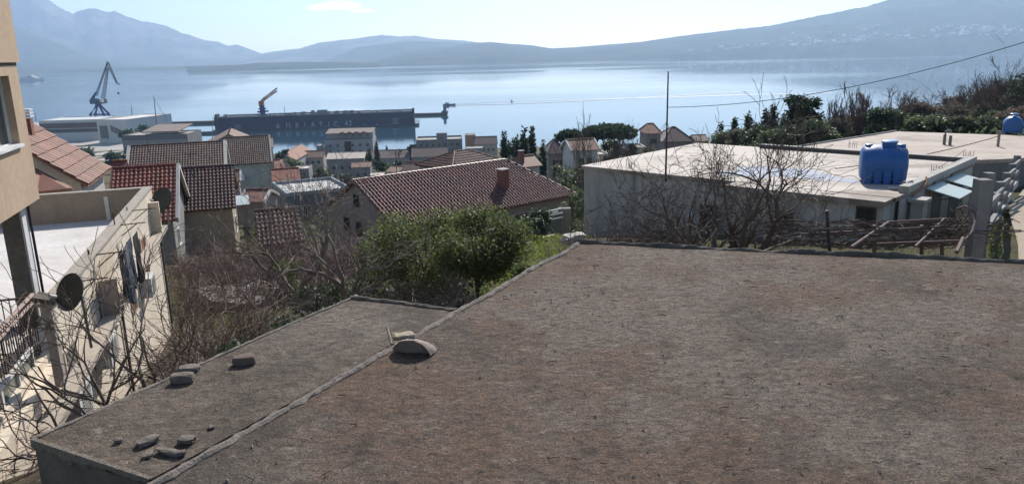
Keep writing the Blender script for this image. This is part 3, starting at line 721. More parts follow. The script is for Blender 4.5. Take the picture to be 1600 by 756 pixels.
# satellite dishes
DD = 14.6
while at(108, 456, DD).dot(E1) < qa + .6: DD -= .1
print('DD', DD)
def dish(px, py, D, r, lab, facing, mastlen, tiltd=35):
    c = at(px, py, D); T = thing('satellite_dish', lab, 'satellite dish', c - Vector((0, 0, mastlen)))
    n = Vector((math.sin(facing) * math.cos(R(tiltd)), math.cos(facing) * math.cos(R(tiltd)), math.sin(R(tiltd))))
    u = n.cross(Vector((0, 0, 1))).normalized(); v = u.cross(n); mb = MB(); N = 32; rings = 7
    for s in (0, 1):
        for k in range(rings + 1):
            t = k / rings
            for j in range(N):
                th = 2 * math.pi * j / N; q = c + (u * math.cos(th) * .88 + v * math.sin(th)) * r * t + n * (.16 * r * 2 * t * t * .5 - .16 * r - s * .02); mb.v.append(tuple(q))
    M = N * (rings + 1)
    for s in (0, 1):
        for k in range(rings):
            for j in range(N): a = s * M + k * N + j; b = s * M + k * N + (j + 1) % N; mb.f.append((a, b, b + N, a + N) if s else (a, a + N, b + N, b))
    for j in range(N): a = rings * N + j; b = rings * N + (j + 1) % N; mb.f.append((a, b, b + M, a + M))
    mb.mk('reflector', surf('dark_grey_dish', (.06, .065, .065), (.045, .05, .05), 3, .55), T, smooth=True)
    f = c + n * r * 1.1 - v * r * .35; mb = MB().tube([c - v * r * .95, f], .014, 6); arm = mb.mk('feed_arm', surf('grey_metal', (.25, .25, .25), rough=.5), T)
    MB().tube([f, f - n * .12], .03, 8).mk('feed_horn', TRIM, arm)
    MB().tube([c - n * .16 * r, c - n * .22 - Vector((0, 0, .05)), c - n * .25 - Vector((0, 0, mastlen))], .022, 8).mk('mast', surf('grey_metal', (1, 1, 1)), T)
dish(108, 456, DD, .0262 * DD, 'large dark satellite dish in front of the cream facade', R(200), .9, 25)
dish(252, 312, 24.6, .43, 'smaller dark satellite dish at the far corner of the terrace parapet', R(196), .75, 30)
# grey post with cap by the large dish
q = at(72, 466, DD); pst = thing('post', 'grey concrete post with slanted cap beside the large dish', 'post', q - Vector((0, 0, 1.5)))
MB().box(q - Vector((0, 0, .75)), (.13, .18, 1.4), GA).mk('shaft', wall_mat((.42, .38, .34)), pst)
MB().box(q + Vector((0, 0, .0)), (.3, .34, .07), GA, Matrix.Rotation(.3, 3, 'Y')).mk('cap', surf('dark_concrete', (1, 1, 1)), pst)
# balcony with railing at the very left, white curved ledge
bz = at(0, 560, 11.5).z; rl = thing('balcony', 'iron railed balcony with pinkish hand rails at the far left', 'balcony', at(10, 540, 11.5))
mb = MB(); 
b0 = onz(52, 470, bz + 1.0).dot(E2); aR = at(50, 470, 12.2).dot(E1); zR = at(50, 470, 12.2).z
aR = at(48, 462, 12.4).dot(E1); bR = at(48, 462, 12.4).dot(E2)
for k in range(36): mb.tube([gp(aR - k * .11, bR, zR), gp(aR - k * .11, bR, zR - 1.0)], .011, 4)
for k in range(60): mb.tube([gp(aR, bR - k * .11, zR), gp(aR, bR - k * .11, zR - 1.0)], .011, 4)
mb.tube([gp(aR, bR, zR - .95), gp(aR - 4, bR, zR - .95)], .015, 5); mb.tube([gp(aR, bR, zR - .95), gp(aR, bR - 7, zR - .95)], .015, 5)
mb.tube([gp(aR, bR, zR), gp(aR - 4, bR, zR)], .02, 5); mb.mk('railing', STL, rl)
mb = MB()
for dz_ in (.02, -.1): mb.tube([gp(aR, bR + .1, zR + dz_), gp(aR, bR - 7, zR + dz_)], .035, 6)
mb.mk('hand_rail', surf('pinkish_wood', (.4, .3, .26), (.3, .22, .19), 6), rl)
mb = MB(); gbox(mb, aR - 4, aR + .12, bR - 7, bR + .12, zR - 1.2, zR - 1.0); mb.mk('floor_slab', CR, rl)
mb = MB(); gbox(mb, aR - 4, aR + .0, bR - 7, bR + .0, -12, zR - 1.2 - .002); mb.mk('wall', CR, rl)
_q = onpl(28, 610, gp(aR, bR, 0), E1); wl = window(rl, _q, E2, E1, 1.7, .8, pane=surf('green_grey_glass', (.12, .15, .14), rough=.15, spec=.6), dep=.06)
mb = MB(); gbox(mb, aR + .001, aR + .22, bR - 7, bR + .3, zR - 2.85, zR - 2.7); mb.mk('sill', surf('white_paint', (.75, .74, .71), rough=.6), rl)
# ------------------------------------------------------------------ brown tiled house behind the terrace (its ridge hidden behind the tan building)
WHT = wall_mat((.66, .63, .58))
pN = at(137, 289, 29.5); pFar = onz(176, 262, pN.z); W_ = (pFar - pN).dot(E2)
rise_pt = onpl(52, 242, pN, E2); run = (pN - rise_pt).dot(E1); rs = rise_pt.z - pN.z
k = 2.6; half = run * k; rise = rs * k
# eave on the +E1 side runs along E2: ridge parallel to E2
T, g = house('brown terracotta roofed house with white walls beyond the terrace', pN + E2 * 0, GA + math.pi / 2, W_ * 1.0, half * 2, rise, -6, TR_OR, wall_mat((.5, .46, .42)), tile=(.42, .5), over=.3, amp=.03, cat='house')
ch = at(45, 215, 31.5); mb = MB().box(ch + Vector((0, 0, -.0)), (.42, .42, 1.5), GA); cN = thing('chimney_stack', 'slim brick chimney with slatted pale cap beside the tan building', 'chimney', ch - Vector((0, 0, .8)))
mb = MB().box(ch, (.4, .4, 1.5), GA); mb.mk('shaft', surf('brick_chimney', (1, 1, 1)), cN); mb = MB()
for i in range(3): mb.box(ch + Vector((0, 0, .85 + i * .13)), (.5, .5, .06), GA)
mb.mk('cap', TRIM, cN)
# lower pink roof lean-to in the gap below
a = at(56, 296, 27.5); q = at(106, 293, 28)
mb = MB().slab([at(48, 300, 27.2), at(112, 294, 27.6), at(112, 292, 29), at(55, 262, 29)], .1)
solo(mb, 'canopy_roof', TR_OR, 'small pinkish tiled lean-to roof just behind the terrace parapet', 'roof')

# ------------------------------------------------------------------ the row of tiled houses
def eave(px, py, D): return at(px, py, D)
BG = wall_mat((.44, .36, .27)); GRY = wall_mat((.42, .42, .4)); CRM = wall_mat((.55, .49, .4)); DGY = wall_mat((.24, .24, .235))
# red roof (right part), with beige wall and white verge
p = eave(168, 352, 46); L = span(p, E1, 277)
house('bright red tiled roof house directly behind the terrace parapet', p, GA, L, 8.6, 2.9, -6.5, TR_RD, wall_mat((.3, .29, .27)), tile=(.27, .36), over=.3, rake='r', win=[('r', 2, -1.5, .9, 1.1)])
p = eave(280, 331, 54); L = span(p, E1, 369)
house('dark brown tiled house with beige wall and a few orange tiles', p, GA, L, 7.6, 2.6, -6, TR_DK, BG, tile=(.25, .36), over=.3, rake='l', win=[('r', 3, -1.8, .9, 1.2)])
p = eave(196, 282, 72); L = span(p, E1, 353)
house('long brown tiled roof with white verges behind the red roof', p, GA, L, 9.5, 2.7, -7, TR_BR, wall_mat((.5, .46, .4)), tile=(.25, .38), over=.3, rake='lrw', win=[('f', 2, -2, 1, 1.2)])
p = eave(170, 300, 66); L = span(p, E1, 194)
house('small reddish roof left of the long brown roof', p, GA, L, 7, 2.2, -6, TR_RD, WHT, over=.2)
p = eave(352, 258, 104); L = span(p, E1, 425)
T, g = house('pale grey rendered house with two white canopies and old brown tiles', p, GA, L, 10, 3.2, -9.5, TR_BR, wall_mat((.5, .5, .46)), tile=(.27, .4), over=.25, rake='r')
for (px, py) in ((368, 277), (370, 302)):
    q = onpl(px, py, g['c'][0], g['nd']); mb = MB().slab([q - E2 * 1.3 + Vector((-.9, 0, -.3)), q - E2 * 1.3 + Vector((1.1, .3, -.3)), q + Vector((1.1, .3, .25)), q + Vector((-.9, 0, .25))], .08); mb.mk('canopy', surf('white_canopy', (.78, .78, .76), rough=.5), T)
mb = MB(); q = onpl(364, 290, g['c'][0], g['nd']); mb.box(q - E2 * .04, (1.9, .06, 1.3), GA); mb.mk('window_panel', wall_mat((.3, .3, .29)), T)
# gable behind it, its end towards us
p = at(345, 226, 128); 
house('light brown gabled house whose roof peaks above the grey rendered house', at(404, 228, 128), GA + math.pi / 2, 12, 9.0, 2.2, -9, far_roof(3, (.3, .18, .13), 0, 2), wall_mat((.38, .34, .3)), over=.3)
p = at(405, 232, 118); L = span(p, E1, 428)
house('tall narrow brown house behind the grey rendered house', p, GA, L, 8, 1.2, -11, far_roof(3, (1, 1, 1), 0), wall_mat((.34, .3, .26)), over=.2)
# smaller roofs around the grey house
p = at(362, 284, 84); house('little terracotta roof with white verge right of the dark tiles', p, GA, span(p, E1, 376), 4, 1, -5, TR_OR, wall_mat((.36, .33, .3)), over=.2, rake='r')
p = at(372, 316, 70); house('small peach coloured roof with white edge by the thicket', p, GA + R(-20), 2.4, 4.2, .8, -4, TR_OR, wall_mat((.4, .33, .28)), over=.15, rake='lr')
p = at(350, 322, 68); solo(MB().slab([p, p + E1 * 2.2, p + E1 * 2.1 + E2 * 2.2 + Vector((0, 0, .5)), p + E2 * 2.2 + Vector((0, 0, .5))], .06), 'canopy_roof', surf('pale_green_sheet', (.5, .56, .53), rough=.5), 'pale corrugated canopy between the dark tiles and the peach roof', 'roof')
p = at(404, 384, 42); L = span(p, E1, 476)
house('low dark red tiled roof half hidden by bare branches', p, GA + R(2), L, 5.0, 1.5, -2.6, TR_DK, wall_mat((.3, .2, .16)), tile=(.25, .35), over=.25)
p = at(424, 284, 112); L = span(p, E1, 470)
house('low red tiled roof behind the blue edged flat roof', p, GA, L, 7, 1.3, -5, TR_RD, GRY, over=.25)
p = at(408, 268, 120); house('pink tiled roof beside the pale grey house', p, GA, 3, 7, 1.2, -5, TR_OR, GRY, over=.2)
# flat white roof with dark bluish walls
BLW = wall_mat((.17, .2, .23)); 
p = at(447, 302, 78); d = R(38)
T, g = flat('flat roofed building with dark blue walls and bright white roof', p, R(26), span(p, dirv(R(26)), 548), 8.5, -5, BLW, surf('white_roof_sheet', (.55, .53, .5), (.46, .44, .42), .5, .7), par=.35, parm=wall_mat((.36, .42, .46)), win=[('f', 2, -2, .9, 1.1)])

# ------------------------------------------------------------------ the big red tiled house in the middle
zr = -7.75; r0 = onz(551, 283, zr); r1 = onz(790, 250, zr); U = (r1 - r0); U.z = 0; Lr = U.length; U.normalize(); ang = math.atan2(U.y, U.x)
W_ = 9.6; rise = 2.35; Ld = Lr + 2.6; nd = Vector((-U.y, U.x, 0))
p = r0 - nd * W_ / 2 - Vector((0, 0, rise))
T, g = house('large house with dark red tiled roof, hipped at one end, in the middle', p, ang, Ld, W_, rise, -4.3, TR_RD2 if 'TR_RD2' in globals() else tile_mat('tiles_maroon', (.27, .10, .08), (.12, .045, .038), (.10, .05, .045)), wall_mat((.36, .31, .27)), tile=(.26, .40), over=.4, hip=(0, 2.6), chim=[(Lr * .80, 2.3, .6, .75)], amp=.085)
for (px, py, w_, h_) in ((557, 313, .7, .75), (561, 357, .7, .9), (543, 352, .8, 1.1)):
    q = onpl(px, py, g['c'][0], g['d']); window(T, q + Vector((0, 0, 0)), nd * -1, -g['d'], w_, h_, fr=surf('brown_frame', (.12, .08, .06)))
for u in (3, 6.5, 10): 
    q = g['c'][0] + g['d'] * u; window(T, Vector((q.x, q.y, g['ze'] - 1.4)), g['d'], -g['nd'], 1.0, 1.2, fr=surf('brown_frame', (1, 1, 1)))
print('BIG', p, ang, Ld, [proj(p), proj(p + U * Ld), proj(p + U * Ld + nd * W_)])
# maroon roof just behind its ridge
p = at(706, 266, 66); house('second dark red tiled roof peeking over the ridge of the large house', p, ang + R(2), 6.6, 5.5, 1.1, -5, tile_mat('tiles_deep_red', (.17, .07, .055), (.09, .04, .035)), GRY, tile=(.25, .4), over=.3, hip=(2.5, 2.5))

# television aerials standing on roofs
def aerial(px, py, D, h, lab):
    b = at(px, py, D); mb = MB().tube([b - Vector((0, 0, .3)), b + Vector((0, 0, h))], .02, 5)
    for k, w_ in ((1, .5), (.93, .35), (.86, .42)): mb.tube([b + Vector((-w_, 0, h * k - .05)), b + Vector((w_, 0, h * k - .05))], .012, 4)
    mb.tube([b + Vector((0, -.4, h - .05)), b + Vector((0, .4, h - .05))], .012, 4); solo(mb, 'tv_aerial', surf('dark_metal_rod', (.09, .085, .08)), lab, 'aerial')
aerial(233, 241, 76, 2.2, 'television aerial on the ridge of the long brown roof')
aerial(620, 274, 48, 1.6, 'television aerial above the ridge of the large red roof')
aerial(392, 226, 108, 2.4, 'television aerial on the roof of the pale grey house')
aerial(512, 292, 80, 2.2, 'television aerial on the white flat roof with blue walls')
aerial(300, 271, 56, 1.5, 'television aerial on the dark brown tiled roof')
# ------------------------------------------------------------------ right: flat roofed grey building
Z2 = -4.3
def mat_roof2(nm='pale_roof_screed', ca=(.46, .405, .35), cb=(.35, .295, .245)):
    m, n, b = nt_new(nm)
    big = ramp(n, noise_n(n, .5, 7, .7, stretch=(1, 2.2, 1)), .42, .6); col = mixc(n, big, ca, cb)
    st = ramp(n, noise_n(n, .33, 7, .75), .50, .60); col = mixc(n, math_n(n, 'MULTIPLY', st, .85), col, (.17, .125, .095)); s3 = ramp(n, noise_n(n, .9, 8, .8, stretch=(1, 2.5, 1)), .54, .66); col = mixc(n, math_n(n, 'MULTIPLY', s3, .5), col, (.22, .19, .16))
    f = ramp(n, noise_n(n, 22, 4, .7), .5, .7); col = mixc(n, math_n(n, 'MULTIPLY', f, .35), col, (.3, .25, .2))
    n.links.new(col, b.inputs['Base Color']); b.inputs['Roughness'].default_value = .8; bump(n, b, noise_n(n, 12, 6, .7), .3, .03); return m
RF2 = mat_roof2(); RF3 = mat_roof2('tan_roof_screed', (.37, .30, .245), (.29, .225, .175))
GW = surf('grey_render', (.60, .57, .52), (.42, .395, .36), .7, .92, .4, 18, streak=.8)
LW = surf('pale_render', (.46, .44, .39), (.38, .36, .32), .8, .92, .3, 18, streak=.3)
fl = onz(908, 259, Z2); fr_ = onz(1400, 309, Z2); bl = onz(1082, 223, Z2)
U2 = (fr_ - fl); L2 = U2.length; U2.normalize(); V2 = Vector((-U2.y, U2.x, 0)); W2 = (bl - fl).dot(V2); a2_ = math.atan2(U2.y, U2.x)
B2 = thing('flat_roof_house', 'long grey rendered house with pale flat roof carrying the big blue tank', 'house', (fl + U2 * L2 / 2 + V2 * W2 / 2) + Vector((0, 0, -4)))
def q2(u, v, z=Z2): q = fl + U2 * u + V2 * v; return Vector((q.x, q.y, z))
def b2box(mb, u0, u1, v0, v1, z0, z1): mb.box(q2((u0 + u1) / 2, (v0 + v1) / 2, (z0 + z1) / 2), (u1 - u0, v1 - v0, z1 - z0), a2_); return mb
b2box(MB(), .08, L2 - .1, .08, W2 - .1, -9.4, Z2 - .13).mk('wall', GW, B2)
b2box(MB(), 0, L2, 0, W2, Z2 - .125, Z2).mk('roof', RF2, B2)
us = span(fl, U2, 1150)
b2box(MB(), us, L2 - .05, -.75, -.002, Z2 - .16, Z2 - .012).mk('roof_step', RF2, B2)
b2box(MB(), us + .25, L2 - .12, -.55, .078, -9.4, Z2 - .162).mk('wall', GW, B2)
b2box(MB(), L2 + .002, L2 + .03, .3, W2 - .3, -9.2, Z2 - .13).mk('side_render', LW, B2)
b2box(MB(), L2 - .22, L2 + .06, .9, W2 + .0, Z2 + .001, Z2 + .2).mk('side_kerb', LW, B2)
b2box(MB(), 1.5 if False else L2 * .28, L2 - .23, W2 - .28, W2 - .02, Z2 + .001, Z2 + .14).mk('rear_kerb', surf('dark_kerb', (.13, .11, .10), (.09, .08, .075), 3), B2)
b2box(MB(), L2 * .28, L2 - .23, W2 - .29, W2 - .01, Z2 + .142, Z2 + .165).mk('kerb_cap', LW, B2)
b2box(MB(), 3.2, 4.2, -.09, .078, -9.3, Z2 - .127).mk('pilaster', surf('damp_concrete', (.19, .19, .17), (.13, .13, .12), 1.5, streak=.6), B2) if False else None
for (px, py, w_, h_) in ((1108, 338, .7, .8), (1222, 342, .7, .5), (1353, 338, .55, .55)):
    q = onpl(px, py, q2(0, -.55 if px > 1140 else .08), V2); window(B2, q, U2, -V2, w_, h_, fr=surf('brown_frame', (.12, .08, .06)))
mb = MB()
for u in (3.0, 4.3): b2box(mb, u, u + .04, .0, .06, Z2 + .001, Z2 + .05)
# rusty starter bars
for i, (px, py, lab) in enumerate([(933, 257, 'pair of rusty bars at the left front corner of the pale roof'), (985, 262, 'cluster of rusty bars above the damp streak on the grey wall'), (1332, 230, 'rusty bars on the rear kerb behind the blue tank'), (1258, 262, 'rusty bar stubs near the blue blotch'), (1512, 249, 'rusty bars at the far end of the side kerb'), (1463, 272, 'looped rusty bars in the middle of the side kerb')]):
    c = onz(px, py, Z2); mb = MB()
    for k in range(5):
        x = c + U2 * ((k - 2) * .08) + V2 * random.uniform(-.06, .06); mb.tube([x + Vector((0, 0, -.05)), x + Vector((random.uniform(-.02, .02), 0, random.uniform(.22, .34)))], .009, 4)
    mb.tube([c + U2 * -.17 + Vector((0, 0, .14)), c + U2 * .17 + Vector((0, 0, .15))], .006, 4)
    solo(mb, 'rebar_stub', STL, lab, 'rebar', 'rusty bars sticking out of the flat roof')
# streaked buttress-like damp patch is in the render; thin matt blue sheets lie by the tank
pm = surf('blue_tinted_wash', (.22, .29, .42), (.36, .35, .35), 1.6, .8, 0, spec=.5)
def blob(cx, cy, rx, ry, ang, z, seed, n=40):
    mb = MB(); c = (cx, cy, z); mb.v.append(c)
    for i in range(n):
        th = 2 * math.pi * i / n; r = 1 + .45 * mn.fractal(Vector((math.cos(th) * 1.3, math.sin(th) * 1.3, seed)), 1, 2, 4)
        x, y = rx * r * math.cos(th), ry * r * math.sin(th); mb.v.append((cx + x * math.cos(ang) - y * math.sin(ang), cy + x * math.sin(ang) + y * math.cos(ang), z))
    mb.f += [(0, 1 + i, 1 + (i + 1) % n) for i in range(n)]; return mb
for (px, py, rx, ry, sd_) in ((1175, 272, 1.1, .7, 2), (1215, 267, 1.5, .9, 4), (1290, 279, 1.7, .5, 9)):
    c = onz(px, py, Z2 + .004); o = blob(c.x, c.y, rx, ry, a2_, Z2 + .004 + sd_ * .0003, sd_).mk('blotch', pm); struct(o)
# blue water tank
BL = surf('blue_plastic', (.03, .13, .36), (.025, .11, .31), 1.5, .42, .05, 12, spec=.5); BL2 = surf('pale_blue_plastic', (.12, .30, .6), rough=.45)
def tank(c, ang, r, ln, lab, lidh=.12):
    T = thing('water_tank', lab, 'water tank', c); n = 40; d = dirv(ang); s = Vector((-d.y, d.x, 0)); prof = [(-.5, .0), (-.5, .62), (-.485, .78), (-.45, .88), (-.38, .94), (-.30, .965), (-.28, .99), (-.2, 1), (-.1, 1), (0, 1), (.1, 1), (.2, 1), (.28, .99), (.30, .965), (.38, .94), (.45, .88), (.485, .78), (.5, .62), (.5, 0)]
    mb = MB(); zc = c.z + r * .97
    for (h, rr) in prof:
        for j in range(n):
            th = 2 * math.pi * j / n; cx, cz = math.cos(th) * r * rr, math.sin(th) * r * rr * .98
            if cz < -.25 * r: 
                if abs(h) < .49: cx = math.copysign(max(abs(cx), r * rr * .82), cx) if abs(cx) > .4 * r * rr else cx
            if cz < -r * .93: cz = -r * .93
            q = c + d * h * ln + s * cx; mb.v.append((q.x, q.y, zc + cz))
    for i in range(len(prof) - 1):
        for j in range(n): a = i * n + j; b = i * n + (j + 1) % n; mb.f.append((a, b, b + n, a + n))
    mb.mk('body', BL, T, smooth=True)
    for t in (-.34, -.14, .06, .26):          # moulded feet / ribs
        mb = MB(); q = c + d * t * ln
        for sgn in (-1, 1): 
            qq = q + s * sgn * r * .80; mb = MB().prism([(qq.x + (d * a + s * b_).x, qq.y + (d * a + s * b_).y) for a, b_ in ((-.075 * ln, -.16 * r), (.075 * ln, -.16 * r), (.075 * ln, .16 * r), (-.075 * ln, .16 * r))], c.z + .0, c.z + r * .85)
            mb.mk('foot', BL, T)
    hq = c + d * .1 * ln; MB().lathe((hq.x, hq.y, zc + r * .88), [(r * .36, 0), (r * .36, r * .2), (r * .30, r * .22)], 24).mk('neck', BL, T)
    lid = MB().lathe((hq.x, hq.y, zc + r * 1.10), [(r * .40, 0), (r * .41, r * .09), (r * .33, r * .13), (r * .05, r * .14)], 24).mk('lid', BL2, T)
    for t, hh in ((-.33, .1), (.36, .12)):
        hq = c + d * t * ln; MB().lathe((hq.x, hq.y, zc + r * .84), [(r * .2, 0), (r * .2, r * hh + .04), (r * .15, r * hh + .05)], 16).mk('moulding', BL, T)
    return T
ct = onz(1377, 287, Z2 + .002); ct = ct + Vector((ct.x, ct.y, 0)).normalized() * .45
t1 = tank(Vector((ct.x, ct.y, Z2)), math.atan2(U2.y, U2.x) + R(24), .60, 1.36, 'big blue plastic water tank near the front edge of the pale roof')
mb = MB(); q = ct + U2 * .95 * 1 + V2 * -.0; q = onz(1414, 288, Z2); mb.tube([q, q + Vector((0, 0, 1.02)), q + Vector((0, 0, 1.08)) - U2 * .05, q + Vector((0, 0, 1.08)) - U2 * .3], .014, 6); solo(mb, 'water_pipe', surf('grey_metal', (1, 1, 1)), 'thin upright pipe bending into the right side of the big tank', 'pipe')
q = onz(1401, 297, Z2); solo(rock(q, (.5, .16, .1), a2_, 77, .08, 2), 'block', surf('pale_block', (.5, .48, .44)), 'pale flat concrete block below the big tank on the roof corner', 'concrete block')
# glass canopies on the side wall
for (pts, lab) in ((((1447, 297), (1470, 283.5), (1503, 290), (1480, 303)), 'nearer greenish glass canopy on the side wall'), (((1477, 285.5), (1500, 270), (1533, 276), (1511, 288)), 'farther greenish glass canopy on the side wall')):
    p0 = onpl(pts[1][0], pts[1][1], q2(L2 + .05, 0), U2); p1 = onpl(pts[0][0], pts[0][1], q2(L2 + .05, 0), U2)
    ln = (p1 - p0).length; p1 = Vector((p1.x, p1.y, p0.z)); dn = U2 * .95 + Vector((0, 0, -.22))
    T = thing('glass_canopy', lab, 'canopy', p0, 'glass canopies on the side wall')
    MB().slab([p0, p1, p1 + dn, p0 + dn], .03).mk('panel', surf('frosted_glass', (.46, .53, .5), (.40, .47, .45), 2, .4, spec=.4), T)
    for s_ in (.12, .88):
        a = p0 + (p1 - p0) * s_; MB().tube([a + Vector((0, 0, -.45)), a + dn * .85 + Vector((0, 0, -.05))], .018, 5).mk('strut', surf('grey_metal', (1, 1, 1)), T)
for (px, py, w_, h_) in ((1462, 322, .9, 1.9), (1488, 312, .9, 1.9), (1500, 300, .6, .9)):
    q = onpl(px, py, q2(L2 + .03, 0), U2); window(B2, q, V2, U2, w_, h_, fr=surf('grey_door_frame', (.3, .3, .28)), pane=surf('grey_door', (.18, .19, .18)), dep=.04, bars=0)
q = onpl(1437, 312, q2(L2 + .3, 0), U2); solo(MB().box(q, (.5, .6, .1), a2_).box(q - Vector((0, 0, .4)), (.35, .4, .7), a2_), 'meter_box', LW, 'small white topped box against the side wall', 'box')
# ochre hose on the side kerb
solo(MB().tube([q2(L2 + .1, 1.2, Z2 - .1), q2(L2 + .14, 1.8, Z2 - .02), q2(L2 + .12, 2.4, Z2 + .1), q2(L2 + .02, 2.7, Z2 + .24)], .03, 6), 'hose', surf('orange_brown_hose', (.4, .17, .06)), 'orange brown hose curling over the side kerb', 'hose')
# mast with guy wires and the overhead cables
mz = at(1040, 284, 25.6); mt = at(1046, 112, 25.6); M = thing('antenna_pole', 'tall thin dark pole standing against the grey wall', 'pole', mz)
MB().tube([mz - Vector((0, 0, 0)), Vector((mz.x, mz.y, mt.z))], [.035, .022], 8).mk('shaft', surf('dark_metal', (.06, .055, .055), rough=.6), M)
tp = Vector((mz.x, mz.y, mt.z)); md = Vector((mz.x, mz.y, at(1043, 190, 25.6).z))
for (px, py) in ((985, 262), (1062, 262), (1010, 290 - 25)):
    e = onz(px, py, Z2); MB().tube([md, e + Vector((0, 0, .02))], .008, 3).mk('guy_wire', surf('dark_metal', (1, 1, 1)), M)
def cable(a, b, sag, lab, r=.009):
    mb = MB(); P = [a + (b - a) * (i / 24) - Vector((0, 0, sag * 4 * (i / 24) * (1 - i / 24))) for i in range(25)]; solo(mb.tube(P, r, 4), 'cable', surf('black_cable', (.03, .03, .03)), lab, 'cable')
cable(Vector((mz.x, mz.y, at(1045, 168, 25.6).z)), at(1660, 47, 20), .45, 'overhead cable rising from the dark pole to the upper right')
cable(onz(1305, 268, Z2) + Vector((0, 0, .1)), at(1560, 213, 33), .15, 'thin cable crossing the pale roof behind the blue tank', .016)
cable(q2(L2 - .2, W2 * .55, Z2 + .25), q2(L2 - .3, W2 * .98, Z2 + .45), .02, 'short cable along the side kerb', .01)

# second flat roof behind
Z3 = -4.75
pts3 = [onz(1240, 231, Z3), onz(1535, 250, Z3), onz(1660, 244, Z3), onz(1660, 214, Z3), onz(1400, 205.5, Z3)]
B3 = thing('flat_roof_house', 'second pale flat roof with pipes farther back, below the wooded slope', 'house', (pts3[0] + pts3[3]) / 2 - Vector((0, 0, 4)))
MB().slab(pts3, .15).mk('roof', RF3, B3)
cc = sum(pts3, Vector()) / 5; MB().prism([(cc.x + (p.x - cc.x) * .99, cc.y + (p.y - cc.y) * .99) for p in pts3], -10, Z3 - .152).mk('wall', wall_mat((.2, .2, .2)), B3)
mb = MB(); mb.tube([pts3[0] + Vector((0, 0, .03)), pts3[4] + Vector((0, 0, .03))], .05, 6); mb.mk('roof_edge', LW, B3)
for (px, py, kind, lab) in ((1475, 226, 1, 'vent pipe with bent cowl on the second flat roof'), (1484, 227, 0, 'short straight vent pipe beside the bent one')):
    c = onz(px, py, Z3); mb = MB().tube([c, c + Vector((0, 0, .45))] + ([c + Vector((.02, 0, .6)), c + Vector((.15, 0, .66)), c + Vector((.26, 0, .6))] if kind else []), .07, 8); solo(mb, 'vent_pipe', surf('grey_pipe', (.25, .23, .22)), lab, 'pipe', 'vent pipes')
c = onz(1559, 229, Z3); solo(MB().tube([c, c + Vector((0, 0, .72))], .06, 8), 'vent_pipe', surf('pinkish_pipe', (.36, .27, .25)), 'pinkish vent pipe where the cable passes, nearest the small tank', 'pipe', 'vent pipes')
c = onz(1581, 209, Z3); c += Vector((c.x, c.y, 0)).normalized() * .4; tank(Vector((c.x, c.y, Z3)), R(60), .46, 1.0, 'smaller blue water tank on the second flat roof at the right edge')

# concrete fence, path and verge at the right
CF = surf('fence_concrete', (.27, .26, .245), (.19, .185, .175), 3, .95, .5, 25, streak=.3)
fe = thing('concrete_fence', 'grey concrete post and rail fence running away at the right', 'fence', onz(1545, 380, -4.6))
PF = [(1536, 280, 11.6, .19), (1553, 301, 19.5, .17), (1563, 284, 21.2, .17), (1573, 270, 23, .17), (1582, 256, 25.5, .17), (1590, 243, 28.5, .17)]
tops = []
for i, (px, py, D, w_) in enumerate(PF):
    t = at(px, py, D); g = -5.4; tops.append(t); MB().prism([(t.x + dx * w_, t.y + dy * w_) for dx, dy in ((-.5, -.5), (.5, -.5), (.5, .5), (-.5, .5))], g, t.z).mk('post', CF, fe)
for i in range(1, 5):
    a, b = tops[i], tops[i + 1]
    for dz in (-.12, -.5, -.92):
        aa = a + Vector((0, .1, dz)); bb = b + Vector((0, -.1, dz)); d = bb - aa; MB().slab([aa, aa + Vector((.1, 0, 0)), bb + Vector((.1, 0, 0)), bb], .14 if dz > -.6 else .22).mk('rail', CF if dz > -.6 else LW, fe)  # lowest rail takes the paler material: sunlight on it put into colour
a, b = tops[0], tops[1]; a = Vector((a.x + .02, a.y + .1, a.z)); 
for dz in (-.5, -1.0): MB().slab([a + Vector((0, 0, dz)), a + Vector((.12, 0, dz)), b + Vector((.12, -.1, dz + .5)), b + Vector((0, -.1, dz + .5))], .14).mk('rail', CF, fe)
t = at(1546, 270, 13.6); solo(MB().prism([(t.x + dx * .15, t.y + dy * .15) for dx, dy in ((-.5, -.5), (.5, -.5), (.5, .5), (-.5, .5))], -5.2, t.z), 'gate_post', CF, 'square concrete gate post right behind the nearest fence post', 'post')
p = [at(1590, 400, 12), at(1680, 420, 12)]
mb = MB(); edge = []
for k in range(14):
    D = 8 + k * 1.9; l = at(1592 + 12 * math.sin(k * .6) - k * .5, 330, D); mb.v += [(l.x + .15 * mn.noise(Vector((k, 1, 1))), D, ground(l.x, D) + .09), (l.x + 3, D, ground(l.x + 3, D) + .22)]
for k in range(13): mb.f.append((2 * k, 2 * k + 1, 2 * k + 3, 2 * k + 2))
struct(mb.mk('path', surf('gravel_path', (.4, .33, .25), (.28, .23, .17), 8, .95, .6, 60)))

